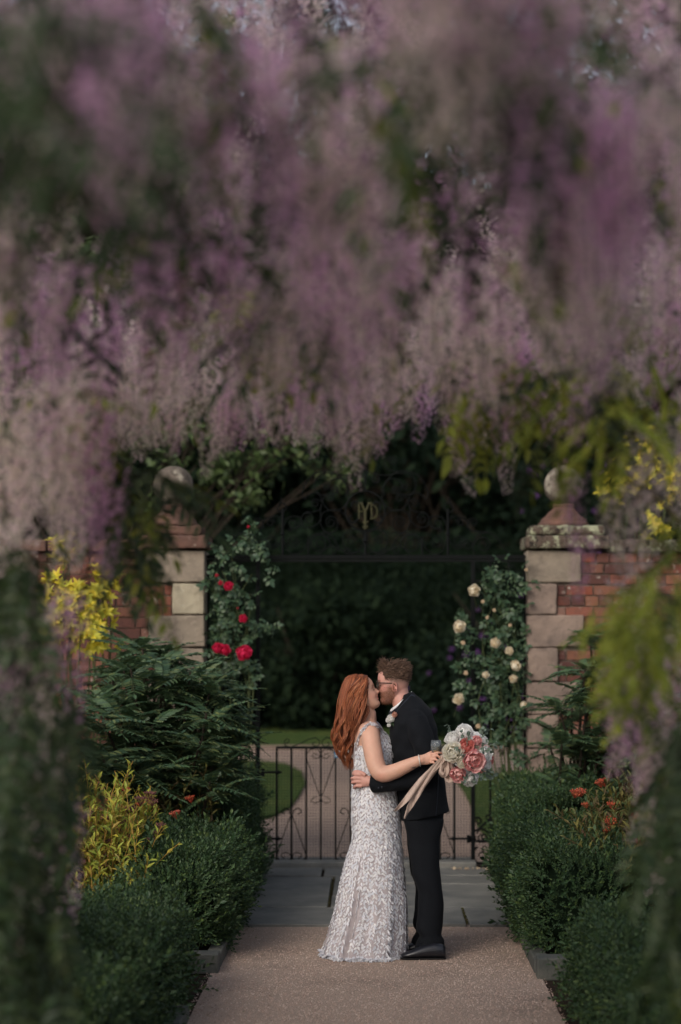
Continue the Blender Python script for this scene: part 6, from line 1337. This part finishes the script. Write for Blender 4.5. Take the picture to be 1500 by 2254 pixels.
# leaves
def add_leaf(d, px, py, who, dirv=None, s=1, dark=None, young=False):
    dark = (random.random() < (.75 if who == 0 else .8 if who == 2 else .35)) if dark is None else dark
    c = P(px, py, d); D = np.array([random.uniform(-1, 1), random.uniform(-.8, .8), random.uniform(-.9, .1)]) if dirv is None else np.array(dirv) + rng.normal(0, .2, 3)
    M = frames(np.array([c]), D[None], np.array([[random.uniform(-.3, .3), -.4, 1.]]), s * random.uniform(.8, 1.2))[0]
    lvs[who].append(((6 + random.randrange(2)) if young else random.randrange(3) + (3 if dark else 0), M))
for i in range(330):
    d = random.uniform(2.5, 8.3); px = random.uniform(-150, 1650); z = random.uniform(2.85, 3.35); py = HY - (z - CAMH) / d * F
    if -150 < py < 950: add_leaf(d, px, py, 2 if d < 4.3 else (0 if px < 780 else 1))
for cx, cy, d, n, sx, sy in ((1040, 895, 7.2, 13, 38, 32), (160, 860, 6.4, 11, 30, 30), (1130, 800, 7, 10, 40, 30), (1240, 790, 6.8, 14, 50, 45), (1300, 880, 6.4, 16, 50, 50), (600, 660, 6.5, 12, 60, 25), (770, 90, 4.2, 8, 40, 30), (1060, 170, 4.2, 9, 25, 60), (1100, 20, 4.5, 6, 60, 30), (330, 380, 5, 8, 40, 25), (640, 560, 7, 7, 40, 20), (590, 690, 6, 6, 30, 20), (290, 1090, 6.8, 22, 45, 60), (335, 1060, 6.9, 7, 14, 22), (240, 1180, 6.6, 12, 40, 40),
                             (1440, 1290, 5.5, 22, 40, 22), (1375, 1345, 5.6, 20, 30, 18), (1450, 1380, 5.6, 30, 40, 35), (1400, 1440, 5.7, 26, 35, 30), (1385, 1500, 5.8, 14, 25, 25), (1490, 1185, 6.2, 20, 40, 30), (1450, 1560, 6.4, 16, 30, 40), (1375, 1400, 6.8, 8, 25, 20), (1480, 1650, 6, 14, 25, 60), (1390, 880, 6.2, 16, 40, 40), (1500, 1780, 6, 12, 30, 60)):
    for _ in range(n): add_leaf(d + random.uniform(-.4, .4), random.gauss(cx, sx), random.gauss(cy, sy), 0 if cx < 780 else 1, s=.52 if cx > 1300 and cy > 1100 else 1, young=(random.random() < .75) and cx > 1300 and 1250 < cy < 1520 or (cx in (1040, 160, 1240, 1130, 600, 1060, 1390) and random.random() < .6))
for i in range(34): add_leaf(random.uniform(2.3, 3.4), random.triangular(-120, 330, 40), random.triangular(-120, 330, 0), 2, dark=True, s=.7)  # dark-coloured leaves added to darken the top left corner
for i in range(120): add_leaf(random.uniform(3.5, 6), random.triangular(-100, 430, 100), random.triangular(-80, 420, 40), 0, dark=True)  # deeper layer of the same; the corner's darkness is put into leaf colour
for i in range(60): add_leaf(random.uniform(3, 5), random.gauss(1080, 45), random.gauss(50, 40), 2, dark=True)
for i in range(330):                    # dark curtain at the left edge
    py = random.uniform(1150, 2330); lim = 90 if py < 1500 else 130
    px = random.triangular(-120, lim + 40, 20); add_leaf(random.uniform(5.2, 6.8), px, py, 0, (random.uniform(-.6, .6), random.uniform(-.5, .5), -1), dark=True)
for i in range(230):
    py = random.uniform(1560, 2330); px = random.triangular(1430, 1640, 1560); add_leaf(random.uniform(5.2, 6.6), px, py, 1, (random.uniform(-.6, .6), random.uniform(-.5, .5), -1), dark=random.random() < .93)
M_['wist_young'] = leafm('wisteria_leaf_young', [(.36, .40, .05), (.24, .30, .04), (.46, .48, .07), (.16, .21, .03)], .4)
for j, t in enumerate(wist):
    idx = [q[0] for q in rac[j]]; Ms = np.array([q[1] for q in rac[j]])
    scatter(t, 'raceme', RAC, idx, Ms, [M_['stem'], M_['floret'], M_['floret2']], 300, 'racemes')
    idx = [q[0] for q in lvs[j]]; Ms = np.array([q[1] for q in lvs[j]])
    scatter(t, 'leaf', WL, idx, Ms, [M_['wist_leaf'], M_['wist_dark'], M_['wist_young']], 300, 'leaves')
def branch(name, t, pts, r0, r1, m='bark'):
    g = Geo(); sp = spline(pts, 30); g.tube(sp + rng.normal(0, .004, sp.shape), np.linspace(r0, r1, 30), 7); return g.obj(name, M_[m], t, smooth=True)
M_['pale_stem'] = mat('pale_stem', (.24, .19, .12), .9, .1, (.12, .11, .06), 20)
branch('trunk', wist[0], [(-1.95, 6.6, -.05), (-1.9, 6.65, .8), (-2.0, 6.5, 1.6), (-1.85, 6.5, 2.4), (-1.5, 6.5, 3.1)], .07, .045)
branch('trunk', wist[1], [(1.95, 6.4, -.05), (1.85, 6.4, .8), (1.98, 6.5, 1.6), (1.8, 6.4, 2.4), (1.4, 6.5, 3.0)], .07, .045)
branch('trunk', wist[2], [(-1.7, 3.2, -.05), (-1.65, 3.2, 1), (-1.75, 3.3, 2), (-1.5, 3.2, 3.0), (-.9, 3.3, 3.25)], .07, .04)
for a_ in ([(-1.5, 6.5, 3.1), (-.6, 6.4, 3.35), (.4, 6.5, 3.4)], [(-1.5, 6.5, 3.1), (-.9, 7.2, 3.3), (-.2, 8.0, 3.2)], [(-1.5, 6.5, 3.1), (-1.0, 5.4, 3.3), (-.3, 4.6, 3.35)]): branch('branch', wist[0], a_, .035, .012)
for a_ in ([(1.4, 6.5, 3.0), (.7, 6.3, 3.3), (.1, 6.3, 3.35)], [(1.4, 6.5, 3.0), (1.1, 5.4, 3.3), (.4, 4.7, 3.35)]): branch('branch', wist[1], a_, .035, .012)
for a_ in ([(-.9, 3.3, 3.25), (0, 3.1, 3.3), (1.2, 3.3, 3.3)], [(-.9, 3.3, 3.25), (-.3, 4.2, 3.35), (.5, 4.4, 3.4)]): branch('branch', wist[2], a_, .03, .012)
branch('branch', wist[1], [P(1520, 1160, 6.4), P(1420, 1075, 6.6), P(1330, 985, 6.8), P(1225, 905, 7.0), P(1130, 845, 7.2), P(1060, 800, 7.4)], .008, .004, 'pale_stem')
branch('branch', wist[1], [P(1500, 840, 6.2), P(1440, 900, 6.4), P(1380, 965, 6.5), P(1300, 1010, 6.6)], .014, .008)
branch('branch', wist[1], [P(1330, 1000, 6.8), P(1370, 1050, 6.7), P(1430, 1110, 6.5)], .006, .005, 'pale_stem')
branch('branch', wist[1], [P(1290, 925, 6.9), P(1190, 850, 7.0), P(1090, 822, 7.2)], .005, .003, 'pale_stem')
# dark shrub mass below the right wisteria and behind left curtain
def dark_mass(label, c, rad, k, s, m):
    t = thing('shrub', (c[0], c[1], 0), label, 'shrub'); g = Geo()
    for q in range(8): g.tube([(c[0] + rng.normal(0, .05), c[1], 0), np.array(c) + rng.normal(0, .3, 3) * rad], [.02, .006], 5)
    g.obj('stem', M_['bark'], t); g = Geo(); g.ball(c, 1, 16, 10, sc=tuple(np.array(rad) * .72)); g.obj('dark_core', M_['core'], t, smooth=True)  # stems, then a solid dark core added inside the leaves
    shrub_leaves(t, np.array(c), np.array(rad), k, s, m, shape=leaf_geo(1, .45, .06, .12))
dark_mass('dark evergreen shrub at the lower left edge under the wisteria', (-1.75, 8.6, .65), (.42, 1.0, .72), 4200, .06, M_['wist_dark'])
dark_mass('dark evergreen shrub at the lower right edge under the wisteria', (1.80, 8.3, .62), (.42, 1.1, .68), 4200, .06, M_['wist_dark'])
dark_mass('dark shrub between the left curtain of wisteria and the mahonia', (-2.35, 12.6, .95), (.5, 1.4, .95), 4200, .07, M_['rose_leaf'])
dark_mass('dark shrub at the right behind the red-flowered spiraea', (2.35, 13.4, .8), (.5, 1.2, .85), 4000, .07, M_['rose_leaf'])
